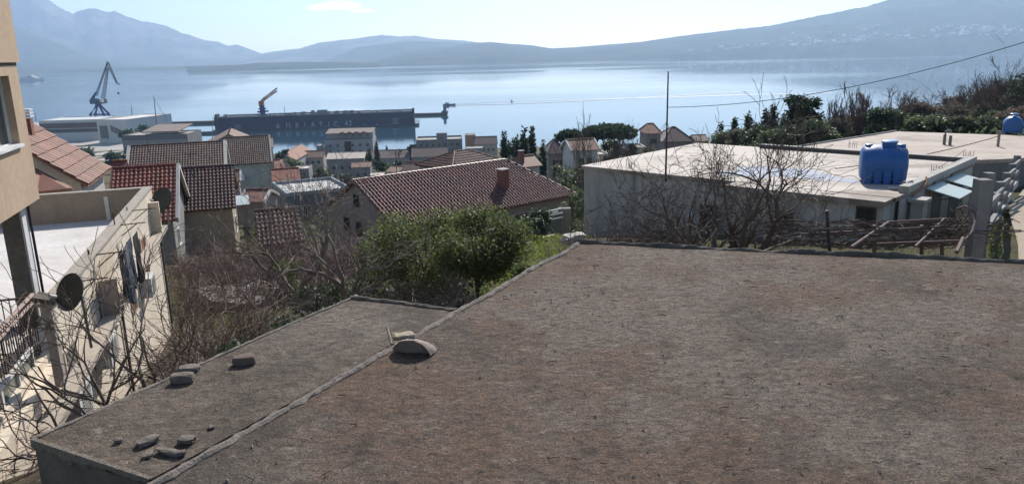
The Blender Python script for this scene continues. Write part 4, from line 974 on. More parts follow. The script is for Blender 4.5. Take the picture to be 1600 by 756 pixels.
# vine trellis between the roof edge and the grey building
tr = thing('vine_trellis', 'rusty pipe trellis overgrown with bare vines before the grey house', 'trellis', at(1380, 395, 12.5))
mb = MB(); PIN = surf('rusty_pipe', (.2, .13, .11), (.13, .09, .08), 9, .8)
def tp_(px, py, D, px2, py2, D2, r=.018, name='pipe'): MB().tube([at(px, py, D), at(px2, py2, D2)], r, 6).mk(name, PIN, tr)
tp_(1180, 398, 11, 1285, 356, 14); tp_(1285, 356, 14, 1530, 342, 13.5); tp_(1250, 366, 12, 1520, 352, 12); tp_(1330, 386, 10.5, 1388, 347, 13, .022); tp_(1388, 347, 13, 1480, 342, 13, .02)
tp_(1370, 381, 11, 1500, 376, 11); tp_(1475, 342, 13, 1430, 385, 10.5); tp_(1495, 394, 10.2, 1505, 372, 10.6, .03)
pts = [at(1505, 378, 11), at(1519, 362, 11.2), at(1524, 345, 11.4), at(1520, 330, 11.6), at(1508, 322, 11.8), at(1496, 326, 12)]
MB().tube(pts, .02, 6).mk('hoop', PIN, tr)
for px in (1366, 1440, 1472): tp_(px, 400, 12.2, px, 352, 12.2, .03, 'post')
mp = at(1292, 329, 11); solo(MB().tube([at(1297, 402, 11), mp], .028, 8), 'metal_post', surf('dark_metal', (1, 1, 1)), 'single dark metal post rising behind the far edge of the big roof', 'post')
vm = MB(); rr = random.Random(12)
for k in range(150):
    x = rr.uniform(1190, 1505); y = rr.uniform(346, 388); D = rr.uniform(11.2, 14); L = rr.uniform(40, 150); pts = []
    for s in range(9): pts.append(at(x + L * s / 8 - 30, y + 5 * mn.noise(Vector((s * .5, k, 0))) * 2 - (y - 352) * .12 * s / 8, D + .3 * mn.noise(Vector((s * .4, k, 5)))))
    vm.tube(pts, rr.choice((.006, .008, .012)), 4, cap=False)
for k in range(60):
    x = rr.uniform(1485, 1515); y = rr.uniform(322, 370); a = rr.uniform(0, 6.3); D = rr.uniform(11, 12.5); vm.tube([at(x, y, D), at(x + 9 * math.cos(a), y + 9 * math.sin(a), D + .1), at(x + 15 * math.cos(a + .8), y + 15 * math.sin(a + .8), D)], .006, 4, cap=False)
vm.mk('vines', surf('vine_bark', (.15, .11, .085), (.1, .075, .06), 20), tr)

# garden wall and rails beside the red tiled house
gw = thing('garden_fence', 'dark garden wall with white rails and a concrete post below the red roof', 'fence', at(850, 370, 27))
wa, wb = at(800, 380, 28.5), at(884, 352, 31); dd = (wb - wa); dd.z = 0; dd.normalize(); nn = Vector((-dd.y, dd.x, 0))
MB().prism([(wa + nn * s + dd * t).to_tuple()[:2] for s, t in ((-.08, -1.5), (-.08, 3.4), (.08, 3.4), (.08, -1.5))], -9.5, at(840, 338, 29.7).z).mk('wall', wall_mat((.16, .17, .165)), gw)
for y0 in (326, 333, 340): MB().tube([at(852, y0 + 5, 29.3), at(879, y0 - 1, 30.6)], .035, 5).mk('rail', TRIM, gw)
c = at(882, 325, 30.8); MB().prism([(c.x + a, c.y + b) for a, b in ((-.25, -.15), (.25, -.15), (.25, .15), (-.25, .15))], -9.5, c.z).mk('post', wall_mat((.27, .26, .24)), gw)
for (pp, lab) in ((((812, 380), (835, 369), (856, 361), (877, 358)), 'curved pale kerb below the garden wall'), (((880, 356), (893, 353), (905, 351)), 'short pale kerb by the corner of the grey house'), (((820, 384), (850, 373), (880, 366), (898, 362)), 'lower pale edging line in the grass')):
    L = []
    for (x, y) in pp:
        D = 22
        for _ in range(30): q = at(x, y, D); g = ground(q.x, q.y); D += (1 if q.z > g else -1) * min(2, abs(q.z - g) * 2)
        q = at(x, y, D); L.append(q + Vector((0, 0, .06)))
    solo(MB().tube(L, .05, 5), 'kerb', LW, lab, 'kerb')
c = at(896, 371, 15); solo(rock(c - Vector((0, 0, .12)), (.5, .3, .2), .5, 91, .2), 'stone', surf('pale_rock', (.5, .45, .4)), 'pale boulder at the far left corner of the big roof', 'stone')
# ------------------------------------------------------------------ houses of the town below
W1 = wall_mat((.40, .36, .35)); W2_ = wall_mat((.34, .33, .32)); W3 = wall_mat((.50, .42, .34)); W4 = wall_mat((.30, .31, .32)); W5 = wall_mat((.62, .58, .53))
FR1 = far_roof(1, (.38, .2, .14), 0); FR2 = far_roof(2, (.28, .19, .15), 0); FR4 = far_roof(4, (.48, .25, .16), 0); FR5 = far_roof(5, (.17, .10, .085), 0); SCR = surf('grey_screed', (.42, .38, .33), (.33, .30, .26), .3); LSC = surf('light_screed', (.6, .52, .43), (.5, .43, .35), .3)
DF = surf('dull_window_frame', (.34, .33, .32))
def H(lab, x0, x1, ye, yb, D, a, W, rise, rm, wm, n=0, rows=(), hip=(0, 0), **k):
    p = at(x0, ye, D); d = dirv(R(a)); L = span(p, d, x1); zb = at(x0, yb, D).z - p.z
    wn = gridwin('f', L - .7, n, rows, min(1.2, L / n * .4), 1.3) if n else []
    return house(lab, p, R(a), L, W, rise, min(zb - 2.5, -3), rm, wm, hip=hip, win=wn, fr=DF, **k)
def Fb(lab, x0, x1, yt, yb, D, a, W, wm, rm, n=0, rows=(), **k):
    p = at(x0, yt, D); d = dirv(R(a)); L = span(p, d, x1); zb = at(x0, yb, D).z - p.z
    wn = gridwin('f', L, n, rows, min(1.3, L / n * .45), 1.4) if n else []
    return flat(lab, p, R(a), L, W, min(zb - 2.5, -3), wm, rm, win=wn, fr=DF, **k)
# grey apartment block with curved canopies on its roof
T, g = Fb('grey apartment block with curved brown hoods along its roof terrace', 507, 582, 219, 250, 385, 2, 14, wall_mat((.42, .41, .43)), LSC, 6, (-3, -6, -9), name='apartment_block', cat='apartment block', par=.4)
L = (g['c'][1] - g['c'][0]).length
mb = MB(); q = g['c'][0] + g['nd'] * 3; mb.box(g['c'][0] + g['d'] * L * .5 + g['nd'] * 8.5 + Vector((0, 0, 1.4)), (L * .98, 9, 2.8), R(2)); mb.mk('attic_storey', W1, T)
MB().slab([g['c'][0] + g['nd'] * 3 + Vector((0, 0, 2.85)), g['c'][1] + g['nd'] * 3 + Vector((0, 0, 2.85)), g['c'][2] + Vector((0, 0, 4.3)), g['c'][3] + Vector((0, 0, 4.3))], .2).mk('attic_roof', FR2, T)
for i in range(4):
    q = g['c'][0] + g['d'] * (L * (.36 + i * .15)) + g['nd'] * 2.6; mb = MB(); P = [q + g['d'] * 1.9 * math.cos(t) + Vector((0, 0, 1.0 + 2.3 * math.sin(t))) for t in [math.pi * (k / 10) for k in range(11)]]; mb.tube(P, .28, 6); mb.mk('hood', BRN, T)
MB().box(g['c'][0] + g['d'] * L * .48 - g['nd'] * .15 + Vector((0, 0, -6.5)), (3.2, .25, 11), R(2)).mk('stair_window', GLS, T)
Fb('low grey annex left of the hooded apartment block', 494, 507, 228, 246, 380, 2, 10, W4, SCR, 2, (-2.5,))
H('stone house with flat looking pale roof and dark arched dormers', 509, 570, 249, 282, 265, 3, 10, 1.6, LSC, W2_, 4, (-3.2, -6.2))
T, g = H('small gabled cottage with two blue shutters and orange roof', 463, 489, 250, 268, 300, 92, 10, 2.6, FR4, wall_mat((.46, .45, .46)))
q = g['c'][0]
H('orange roofed house with white gable left of the stone house', 470, 506, 247, 262, 318, 4, 8, 2.4, FR4, W3, 3, (-2,))
H('brick red block below the dark tree', 431, 441, 256, 272, 230, 8, 8, .8, FR1, wall_mat((.3, .13, .09)))
H('orange brick shed beside the trees', 433, 448, 273, 282, 190, 8, 6, .6, FR4, wall_mat((.35, .15, .09)))
Fb('small two storey villa with white balcony canopies', 458, 482, 264, 284, 205, 6, 7, W4, LSC, 3, (-1.8,))
H('long low brown roofed building behind the round tree', 578, 640, 248, 258, 345, 2, 12, 3.0, FR2, W1)
H('narrow grey brown house in the middle of the town', 548, 580, 262, 282, 250, 5, 8, 1.2, FR1, W2_, 2, (-2.4,))
H('brown roofed grey house below the big apartment block', 642, 700, 246, 268, 300, 3, 11, 3.2, FR2, W4, 4, (-2.4,))
T, g = Fb('big dark grey apartment block with roof parapet and stair tower', 650, 722, 219, 262, 360, 4, 16, wall_mat((.25, .24, .245)), SCR, 7, (-2.6, -5.6, -8.6), name='apartment_block', cat='apartment block', par=.8)
q = g['c'][0] + g['d'] * 12 + g['nd'] * 5; MB().box(q + Vector((0, 0, 1)), (5, 4, 3), R(4)).mk('stair_tower', wall_mat((.25, .24, .245)), T)
T, g = H('wide cream house with brown gabled roof on the sea side', 741, 778, 226, 246, 395, 5, 11, 3.4, FR5, W3, 4, (-3,))
Fb('orange brick attic tower beside the cream gabled house', 727, 743, 211, 240, 400, 5, 7, surf('orange_brick', (.46, .27, .15), (.4, .23, .13), 2), SCR)
Fb('flat grey terrace below the orange attic tower', 729, 755, 232, 248, 360, 5, 8, W2_, SCR, 3, (-2.2,))
H('pink roofed bungalow with white gable edge in front of the brown roofs', 628, 681, 272, 282, 190, -6, 8, 2.6, FR4, wall_mat((.42, .33, .29)), rake='r')
H('cream bungalow edge behind the round green tree', 602, 622, 268, 280, 215, -30, 6, 1.2, FR4, W5)
H('pale flat shed left of the pink bungalow', 578, 600, 274, 280, 205, 4, 5, .3, LSC, W1)
# right part of the town
T, g = H('small chimneyed house with salmon roof right of the ridge', 814, 848, 262, 272, 112, 30, 5, 1.3, TR_OR, W5, hip=(1.4, 0), chim=[(.9, 1.6, .7, 1.1)])
H('brown gabled house with pale walls between cypress and pine', 855, 887, 241, 275, 165, 4, 9, 2.9, FR5, wall_mat((.42, .35, .31)), 3, (-2, -4.6), hip=(2.2, 2.2))
# white modern house with framed gables
T, g = H('white modern house with framed sloping terracotta roof under the pines', 893, 938, 236, 262, 125, 14, 6, 1.5, far_roof(7, (.62, .38, .26), 0), wall_mat((.72, .68, .63)), 2, (-2, ), rake='lrw')
Fb('white annex with flat roof right of the white modern house', 936, 953, 241, 256, 128, 10, 5, W5, LSC, 1, (-1.6,))
Fb('long low white wall and roof behind the pale flat roof', 968, 1010, 231, 236, 140, 2, 6, W5, LSC)
H('tall narrow house with orange roof left of the dark pole', 1009, 1035, 209, 232, 175, 3, 8, 1.9, FR4, wall_mat((.33, .27, .25)), 2, (-1.8,), hip=(1.2, 1.2))
H('dark brown hipped house right of the dark pole', 1036, 1086, 222, 236, 185, 3, 11, 3.0, FR5, wall_mat((.3, .24, .22)), hip=(3.5, 3.5))
H('low house at the foot of the shrubs right of the pole', 1086, 1110, 221, 232, 200, 3, 8, 1.2, FR2, W1)

# ------------------------------------------------------------------ shipyard
def zc(x0, y, D): return at(x0, y, D).z
SEAZ = SEA
IND = surf('white_sheet_metal', (.62, .61, .58), (.54, .53, .5), .1, .6); BRS = surf('brown_metal_band', (.17, .12, .11), (.13, .10, .09), .2); 
def hall(lab, x0, x1, yt, yb, D, W, mat, a=0, band=None, roofm=None):
    p = at(x0, yt, D); d = dirv(R(a)); L = span(p, d, x1); z0 = min(at(x0, yb, D).z, SEAZ + 2.2) - 1.5 ; T, g = flat(lab, p, R(a), L, W, z0 - p.z, mat, roofm or mat, par=.6, name='shipyard_hall', cat='hall')
    if band:
        for (f0, f1, m_) in band: h = p.z - z0; q = p + d * L / 2 - g['nd'] * .12; MB().box((q.x, q.y, p.z - h * (f0 + f1) / 2), (L * .98, .2, h * (f1 - f0)), R(a)).mk('band', m_, T)
    return T, g
hall('long low white shipyard hall with dark brown bands', 60, 152, 189, 225, 640, 40, IND, 2, [(.12, .33, BRS), (.36, .5, surf('dark_grey_band', (.12, .12, .13)))])
T, g = hall('white shipyard hall end block with rows of windows', 150, 196, 187, 232, 620, 55, surf('cream_sheet', (.66, .63, .58), (.58, .55, .5), .1), -14)
MB().box(g['c'][0] + g['d'] * 6 - g['nd'] * .3 + Vector((0, 0, -10)), (7, .5, 10), R(-14)).mk('door', surf('grey_door', (1, 1, 1)), T)
for i in range(10): q = g['c'][0] + g['d'] * (13 + i * 1.2) - g['nd'] * .15; MB().box(q + Vector((0, 0, -7 - i * .5)), (.5, .3, 5), R(-14)).mk('window', GLS, T)
T, g = hall('brown and grey layered office block on the waterfront', 190, 292, 212, 244, 400, 22, wall_mat((.22, .21, .21)), 3, [(.1, .24, surf('pale_band', (.38, .36, .34))), (.36, .5, surf('mid_band', (.3, .29, .29)))], SCR)
MB().slab([g['c'][0] + g['d'] * 10 + Vector((0, 0, 1.5)), g['c'][1] - g['d'] * 4 + Vector((0, 0, 1.5)), g['c'][2] - g['d'] * 4 + Vector((0, 0, 3.5)), g['c'][3] + g['d'] * 10 + Vector((0, 0, 3.5))], .5).mk('roof_plate', FR2, T)
# quay apron
q = MB(); pp = [onz(x, y, SEA + 1.6) for x, y in ((40, 225), (250, 222), (345, 214), (335, 199), (250, 200), (200, 193), (60, 196))]
apr = [(p.x, p.y) for p in pp]
struct(MB().prism([(-470, 540), (-262, 500), (-275, 570), (-325, 690), (-375, 860), (-560, 860)], SEA - 2, SEA + 2.4 ).mk('quay', surf('quay_concrete', (.42, .39, .35), (.34, .31, .28), .08)))
def pier(x0, x1, ybot, D, hgt, wd, lab):
    a = at(x0, ybot, D); b = at(x1, ybot, D); a.z = b.z = SEA
    T = thing('pier', lab, 'pier', (a + b) / 2); MB().box(((a.x + b.x) / 2, D + wd / 2, SEA + hgt - .5), (b.x - a.x, wd, 1.0)).mk('deck', surf('dark_pier', (.05, .06, .06), (.035, .04, .04), .3), T)
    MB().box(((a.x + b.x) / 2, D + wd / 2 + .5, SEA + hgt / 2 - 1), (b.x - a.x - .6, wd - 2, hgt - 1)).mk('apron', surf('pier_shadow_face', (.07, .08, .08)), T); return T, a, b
pier(205, 342, 195, onz(270, 195, SEA).y, 2.6, 9, 'long dark concrete pier joining the shipyard to the dock'); 
T, a, b = pier(640, 699, 181, onz(670, 181, SEA).y, 2.6, 8, 'dark pier running out to sea beyond the floating dock')
MB().box((b.x - 3, b.y + 4, SEA + 3.2), (7, 9, 2)).mk('pier_head', surf('dark_pier', (1, 1, 1)), T); 
lt = thing('pier_beacon', 'dark beacon tower on the head of the outer pier', 'beacon', (b.x - 3, b.y + 4, SEA + 4.2)); MB().lathe((b.x - 3, b.y + 4, SEA + 4.2), [(2.2, 0), (1.6, 2), (1.2, 4), (1.8, 4.2), (1.8, 5.2), (.8, 6)], 12).mk('tower', surf('dark_blue_steel', (.05, .07, .13)), lt)
bt = thing('boat', 'small dark boat at the tip of the outer pier trailing a wake', 'boat', onz(701, 165, SEA)); p = onz(701, 165, SEA)
MB().slab([p + Vector((-7, -2, 2)), p + Vector((6, -2, 2)), p + Vector((9, 0, 2.6)), p + Vector((6, 2, 2)), p + Vector((-7, 2, 2))], 2.4).mk('hull', surf('dark_blue_steel', (1, 1, 1)), bt); MB().box(p + Vector((-2, 0, 3)), (5, 2.6, 2)).mk('cabin', IND, bt)
p = onz(800, 159.5, SEA); sb = thing('sailing_boat', 'tiny sailing boat far out on the calm bay', 'boat', p); MB().slab([p + Vector((-2, -.7, .6)), p + Vector((2, 0, .6)), p + Vector((-2, .7, .6))], .7).mk('hull', IND, sb); MB().tube([p, p + Vector((0, 0, 4.5))], .15, 4).mk('mast', surf('grey_metal', (1, 1, 1)), sb); MB().slab([p + Vector((-1.4, .3, 1)), p + Vector((0, .3, 1)), p + Vector((0, .3, 4.2))], .2).mk('sail', surf('grey_sail', (.3, .3, .32)), sb)
# ferry at the far left
p = onz(48, 126, SEA); fy = thing('ferry', 'white passenger ferry far out at the left', 'ferry', p); k = p.y / 1200
def fb(c, s, m, nm): MB().box(p + Vector((c[0] * k, 0, c[1] * k)), (s[0] * k, 30, s[1] * k)).mk(nm, m, fy)
MB().slab([p + Vector((-20 * k, -15, 3 * k)), p + Vector((16 * k, -15, 3 * k)), p + Vector((20 * k, 0, 3.3 * k)), p + Vector((16 * k, 15, 3 * k)), p + Vector((-20 * k, 15, 3 * k))], 4 * k).mk('hull', surf('pale_hull', (.5, .52, .56)), fy)
fb((-3, 4), (26, 2), IND, 'deckhouse'); fb((-2, 5.6), (16, 1.6), IND, 'deckhouse'); fb((2, 7), (6, 1.6), IND, 'bridge')

# floating dock with its lettering
NAVY = surf('navy_steel', (.010, .02, .085), (.008, .016, .065), .08, .85, streak=.15, spec=.1); TEAL = surf('teal_boot_top', (.015, .04, .06), (.012, .03, .045), .1, .5)
xr = onz(648, 196.5, SEA); _xl = onz(336, 207, SEA); YD = xr.y; DA = math.atan2(xr.y - _xl.y, xr.x - _xl.x); DN = Vector((-math.sin(DA), math.cos(DA), 0)); x1 = xr.x; HT = at(640, 175.5, YD).z - SEA
def dpos(px, py):              # a point on the dock's long side, given in the dock's own unrotated frame
    q = onpl(px, py, Vector((xr.x, YD, 0)), DN); s = (Vector((q.x, q.y, 0)) - Vector((xr.x, YD, 0))).length; return Vector((xr.x - s, YD - .2, q.z))
x0 = dpos(336, 202).x
dk = thing('floating_dock', 'huge navy blue floating dock with white lettering along its side', 'floating dock', (x1, YD, SEA))
MB().box(((x0 + x1) / 2, YD + 3, SEA + HT / 2 + .8), (x1 - x0, 6, HT - 1.6 + .0)).mk('side_wall', NAVY, dk); MB().box(((x0 + x1) / 2, YD + 43, SEA + HT / 2 + .8), (x1 - x0 - 6, 5, HT - 1.6)).mk('side_wall', NAVY, dk)
MB().box(((x0 + x1) / 2 + 1, YD + 22, SEA + .5), (x1 - x0 + 6, 46, 3.0)).mk('pontoon', TEAL, dk)
MB().box(((x0 + x1) / 2, YD + 3.2, SEA + HT + .6), (x1 - x0, 7.2, 1.2)).mk('walkway', surf('grey_walkway', (.2, .21, .22), (.14, .15, .16), .2), dk)
mb = MB(); 
for z in (1.9, 2.5): mb.tube([(x0, YD - 0.3, SEA + HT + z), (x1, YD - 0.3, SEA + HT + z)], .09, 4)
k = x0
while k < x1: mb.tube([(k, YD - 0.3, SEA + HT + 1.2), (k, YD - 0.3, SEA + HT + 2.5)], .09, 4); k += 3
mb.mk('railing', surf('grey_rail', (.3, .31, .32)), dk)
rr = random.Random(3)
for i in range(26):
    x = x0 + 8 + rr.random() * (x1 - x0 - 20); s = rr.uniform(1.2, 4.5); MB().box((x, YD + 4, SEA + HT + 1.2 + s * .25), (s, 3, s * .5)).mk('deck_box', surf('grey_walkway', (1, 1, 1)) if i % 3 else surf('pale_deck_box', (.45, .45, .43)), dk)
for (px, w_, h_) in ((503, 9, 3.4), (488, 3, 3.2), (457, 3, 1.5)): x = dpos(px, 175).x; MB().box((x, YD + 4, SEA + HT + 1.2 + h_ / 2), (w_, 4, h_)).mk('deckhouse', surf('grey_deckhouse', (.33, .32, .31)) if px != 457 else IND, dk)
x = dpos(443, 170).x; MB().tube([(x, YD + 4, SEA + HT + 1), (x, YD + 4, SEA + HT + 9)], .25, 5).mk('mast', surf('grey_metal', (1, 1, 1)), dk)
for px in (338, 648): x = dpos(px, 175).x; MB().box((x, YD + 1, SEA + HT / 2 + 2.5), (2.0, 9, HT + 2.4)).mk('end_tower', surf('black_steel', (.03, .035, .045)), dk)
def letters(txt, x, z, size, y, nm='lettering'):
    c = bpy.data.curves.new('lettering', 'FONT'); c.body = txt; c.size = size; c.align_x = 'CENTER'; c.align_y = 'CENTER'; c.extrude = .04; c.offset = .02
    t = bpy.data.objects.new('tmp', c); me = bpy.data.meshes.new_from_object(t); bpy.data.objects.remove(t)
    me.transform(Matrix.Rotation(R(90), 4, 'X') @ Matrix.Scale(.8, 4, (1, 0, 0))); me.materials.clear(); me.materials.append(surf('white_lettering', (.62, .65, .7)))
    o = bpy.data.objects.new(nm, me); COL.objects.link(o); o.parent = dk; o.location = Vector((x, y, z)) - dk.location; return o
LX = [(434.5, 'A', 198.5), (450.5, 'D', 197.5), (464.5, 'R', 197), (476.5, 'I', 196), (489, 'A', 195.7), (501.5, 'T', 195.5), (514, 'I', 195), (525, 'C', 194.7), (541, '4', 193.8), (547.5, '2', 193.5)]
for (px, ch, py) in LX: q = dpos(px, py); letters(ch, q.x, q.z, 7.4, YD - 0.15, 'letter')
for px, py in ((372, 200), (618, 189)):      # round ship emblem: an arc over waves
    q = dpos(px, py); mb = MB(); P = [(q.x + 3.4 * math.cos(t), YD - 0.25, q.z - 1 + 3.4 * math.sin(t)) for t in [R(30 + 120 * k / 10) for k in range(11)]]; mb.tube(P, .22, 4)
    for s in (-1.6, 0, 1.6): mb.tube([(q.x + s - .6, YD - 0.25, q.z - 2.2), (q.x + s, YD - 0.25, q.z + 1.9 - abs(s) * .5)], .22, 4)
    mb.tube([(q.x - 3.4, YD - 0.25, q.z - 2.4), (q.x + 3.4, YD - 0.25, q.z - 2.4)], .25, 4); mb.mk('emblem', surf('white_lettering', (1, 1, 1)), dk)
for px in (356, 378, 463, 482, 509, 528, 546, 570, 589, 609, 629): q = dpos(px, 203.5 - (px - 356) * .037); MB().lathe((q.x, YD - 0.2, q.z), [(0.1, -.3), (.75, 0), (.1, .5)], 8).mk('fender', surf('white_fender', (.75, .75, .75)), dk)

dk.rotation_euler.z = DA
# cranes
BLS = surf('blue_steel', (.015, .035, .19), (.012, .03, .15), .2, .6, spec=.2); GST = surf('grey_blue_steel', (.05, .08, .14), rough=.6); ORG = surf('orange_steel', (.42, .15, .07), rough=.6)
def lattice(mb, a, b, w0, w1, n, r):
    a, b = Vector(a), Vector(b); d = (b - a).normalized(); s = d.cross(Vector((0, 1, 0))).normalized(); f = Vector((0, 1, 0)); P = []
    for i in range(n + 1): t = i / n; w_ = w0 + (w1 - w0) * t; c = a + (b - a) * t; P.append([c + s * w_ + f * w_, c - s * w_ + f * w_, c - s * w_ - f * w_, c + s * w_ - f * w_])
    for k in range(4): mb.tube([p[k] for p in P], r, 4)
    for i in range(n):
        for k in range(4): mb.tube([P[i][k], P[i + 1][(k + 1) % 4]], r * .6, 3, cap=False)
cD = 760; s = cD / 1200
def cpt(px, py, dy=0): q = at(px, py, cD); return Vector((q.x, cD + dy, q.z))
base = cpt(157, 187); cr = thing('harbour_crane', 'tall blue harbour crane with folded grey jib behind the white hall', 'crane', Vector((base.x, cD, SEA + 2.4)))
for i, (sx, sy) in enumerate(((-1, -1), (1, -1), (-1, 1), (1, 1))):
    MB().tube([Vector((base.x + sx * 6.8, cD + sy * 5, SEA + 2.4)), Vector((base.x + sx * 6.5, cD + sy * 4.6, cpt(157, 178).z)), Vector((base.x + sx * 2.2, cD + sy * 1.6, cpt(157, 167).z))], [1.1, 1.2, 1.0], 6).mk('leg', BLS, cr)
MB().box(cpt(157, 179), (14, 1.2, 1.4)).mk('tie_beam', BLS, cr)
MB().lathe(cpt(154, 167), [(3.6, 0), (2.6, 2), (2.6, 4), (4.2, 4.6)], 12).mk('slew_column', BLS, cr)
MB().box(cpt(153, 159, 1), (13, 8, 4.2)).box(cpt(147, 158, 1), (5, 6, 5)).mk('machine_house', surf('dark_blue_grey_steel', (.06, .09, .16)), cr)
MB().box(cpt(162, 157, -4), (2.4, 2.4, 3)).mk('cab', IND, cr)
jt = cpt(168, 98); mb = MB(); lattice(mb, cpt(150, 150), jt, .8, .35, 14, .2); mb.mk('back_stay', GST, cr)
mb = MB(); lattice(mb, cpt(161, 155), cpt(168.5, 106), 1.3, .7, 12, .24); mb.mk('jib', GST, cr)
mb = MB(); lattice(mb, jt, cpt(182.5, 130), .9, .5, 10, .22); mb.tube([cpt(182, 130), cpt(187, 132)], .5, 5); mb.tube([cpt(168, 98), cpt(167, 96.5)], .5, 5); mb.mk('fly_jib', GST, cr)
MB().tube([cpt(150, 144), cpt(144.5, 154)], [.7, 1.6], 5).mk('counterweight', BLS, cr)
hk = thing('hook_block', 'small dark hook block hanging below the jib of the blue crane', 'hook', cpt(185, 146)); MB().tube([cpt(185, 132), cpt(185, 145)], .06, 3).mk('rope', GST, hk); MB().box(cpt(185, 146), (1.6, 1, 1.6)).mk('hook', BLS, hk)
_q = onpl(411, 182, Vector((xr.x, YD + 4, 0)), DN); cD = _q.y; base = cpt(411, 182); c2 = thing('dock_crane', 'orange and blue crane with raised twin jib on the floating dock', 'crane', Vector((base.x, cD, SEA + HT + 1)))
MB().lathe((base.x, cD, SEA + HT + 1), [(3.4, 0), (3.2, 1), (2.5, 2), (2.3, 9)], 12).mk('tower', BLS, c2); MB().box(cpt(410, 170), (6.0, 5, 1)).box(cpt(407, 175), (5, 2, 1.6)).box(cpt(415, 174), (5, 2, 1.4)).mk('platform', BLS, c2)
MB().box(cpt(408.5, 162), (4, 4, 4.5)).mk('machine_house', ORG, c2)
for o in (0, 4.5):
    mb = MB(); lattice(mb, cpt(408, 161 - o * .2), cpt(411, 157 - o * .3), .8, .8, 2, .25); lattice(mb, cpt(411, 157 - o * .3), cpt(433, 141.5 - o + .8), .8, .35, 9, .25); mb.mk('jib', ORG, c2)
MB().tube([cpt(433, 142), cpt(433, 146)], .1, 3).mk('rope', GST, c2)
# masts
def mast(px, y0, y1, D, r, lab, lean=0, nm='mast_pole'):
    b = at(px, y1, D); t = at(px - lean, y0, D); solo(MB().tube([b, t], [r, r * .5], 6), nm, surf('weathered_mast', (.3, .27, .25)), lab, 'mast')
mast(207, 166, 196, 700, .55, 'slim pale mast on the quay right of the white halls', 1.5); mast(245, 150, 196, 640, .5, 'taller leaning mast left of the long pier', 5); 
a_ = at(240, 152, 640); b_ = at(262, 190, 640); solo(MB().tube([a_, b_], .15, 4), 'stay_cable', surf('weathered_mast', (1, 1, 1)), 'thin slanting stay cable of the taller leaning mast', 'cable')
mast(56, 176, 190, 700, .4, 'short pole rising above the tiled roof at far left')
mast(286, 203, 226, 500, .3, 'dark mooring post in the water by the long pier'); mast(332, 186, 222, 650, .35, 'dark dolphin post against the left end of the dock')
for i, (x0_, x1_, yb_, D) in enumerate(((292, 338, 207, 700), (296, 312, 208.5, 680))): 
    a = at(x0_, yb_, D); b = at(x1_, yb_, D); a.z = b.z = SEA; solo(MB().box(((a.x + b.x) / 2, D, SEA + .9), (b.x - a.x, 5, 2.2)), 'mooring_walkway', surf('dark_pier', (1, 1, 1)), ('low walkway linking quay and dock below the long pier', 'short mooring platform in front of the low walkway')[i], 'walkway')
# houses scattered on the far shore
hs = MB().box((0, 0, 6), (22, 12, 12)).add([(-12, -7, 12), (12, -7, 12), (12, 7, 12), (-12, 7, 12), (-12, 0, 17), (12, 0, 17)], [(0, 1, 5, 4), (3, 4, 5, 2), (0, 4, 3), (1, 2, 5)])
PWs = [surf('far_white_wall', (.7, .68, .66)), surf('far_cream_wall', (.55, .5, .45)), surf('far_pink_wall', (.5, .38, .34))]
protos = []
SC.view_layers[0].update()
hill_o = [o for o in bpy.data.objects if o.name.startswith(('hill', 'shore', 'mountain', 'headland'))]
rr = random.Random(21); cnt = 0
for i in range(260):
    u = rr.random(); px = 1040 + 580 * u ** .6; yb = 100 - (px - 860) * .058; py = yb - 4 - abs(rr.gauss(0, 1)) * (3 + 16 * max(0, (px - 1150) / 450)) 
    if py < 42: continue
    d = ray(px, py).normalized(); best = None
    for o in hill_o:
        ok, loc, nrm, idx = o.ray_cast(Vector((0, 0, 0)), d)
        if ok and (best is None or loc.length < best.length): best = loc
    if best is None or best.z < SEA + 3: continue
    o = (hs.mk('far_house', PWs[cnt % 3]) if cnt < 3 else protos[cnt % 3].copy())
    if cnt < 3: protos.append(o)
    else: COL.objects.link(o)
    o.location = best - Vector((0, 0, 2)); sc_ = rr.uniform(.5, 1.15); o.scale = (sc_ * rr.uniform(.8, 1.5), sc_, sc_); o.rotation_euler.z = rr.uniform(-.5, .5)
    tag(o, 'tiny pale house scattered along the hazy far shore', 'house', 'houses of the settlement across the bay'); cnt += 1
    if cnt > 170: break
for i, (px, py) in enumerate(((640, 102), (655, 101), (672, 101.5))): pass
# ------------------------------------------------------------------ plants
BARK = surf('grey_brown_bark', (.17, .135, .11), (.10, .08, .068), 12, .9); BARK2 = surf('pale_twig_bark', (.30, .25, .215), (.18, .145, .125), 12, .9); BARK3 = surf('reddish_twig_bark', (.25, .175, .15), (.16, .11, .095), 12, .9)
LF_C = leaf_mat('citrus_leaves', (.065, .09, .03), (.13, .155, .045), .65); LF_D = leaf_mat('dark_evergreen_leaves', (.028, .055, .026), (.05, .08, .036)); LF_O = leaf_mat('olive_leaves', (.07, .085, .045), (.11, .12, .06))
LF_P = leaf_mat('pine_needles', (.018, .04, .022), (.035, .058, .026)); LF_G = leaf_mat('shrub_leaves', (.065, .095, .042), (.11, .135, .06)); LF_R = leaf_mat('rusty_scrub', (.13, .095, .07), (.17, .13, .10), .9); LF_B = leaf_mat('brown_scrub', (.11, .105, .075), (.16, .145, .105), .9)
def snap(px, py, D0=8, D1=900):
    """where the sight line through a pixel first meets the ground"""
    d = ray(px, py); D = D0
    while D < D1:
        q = d * (D / d.y)
        if q.z < ground(q.x, q.y): return q
        D *= 1.01
    return d * (D / d.y)
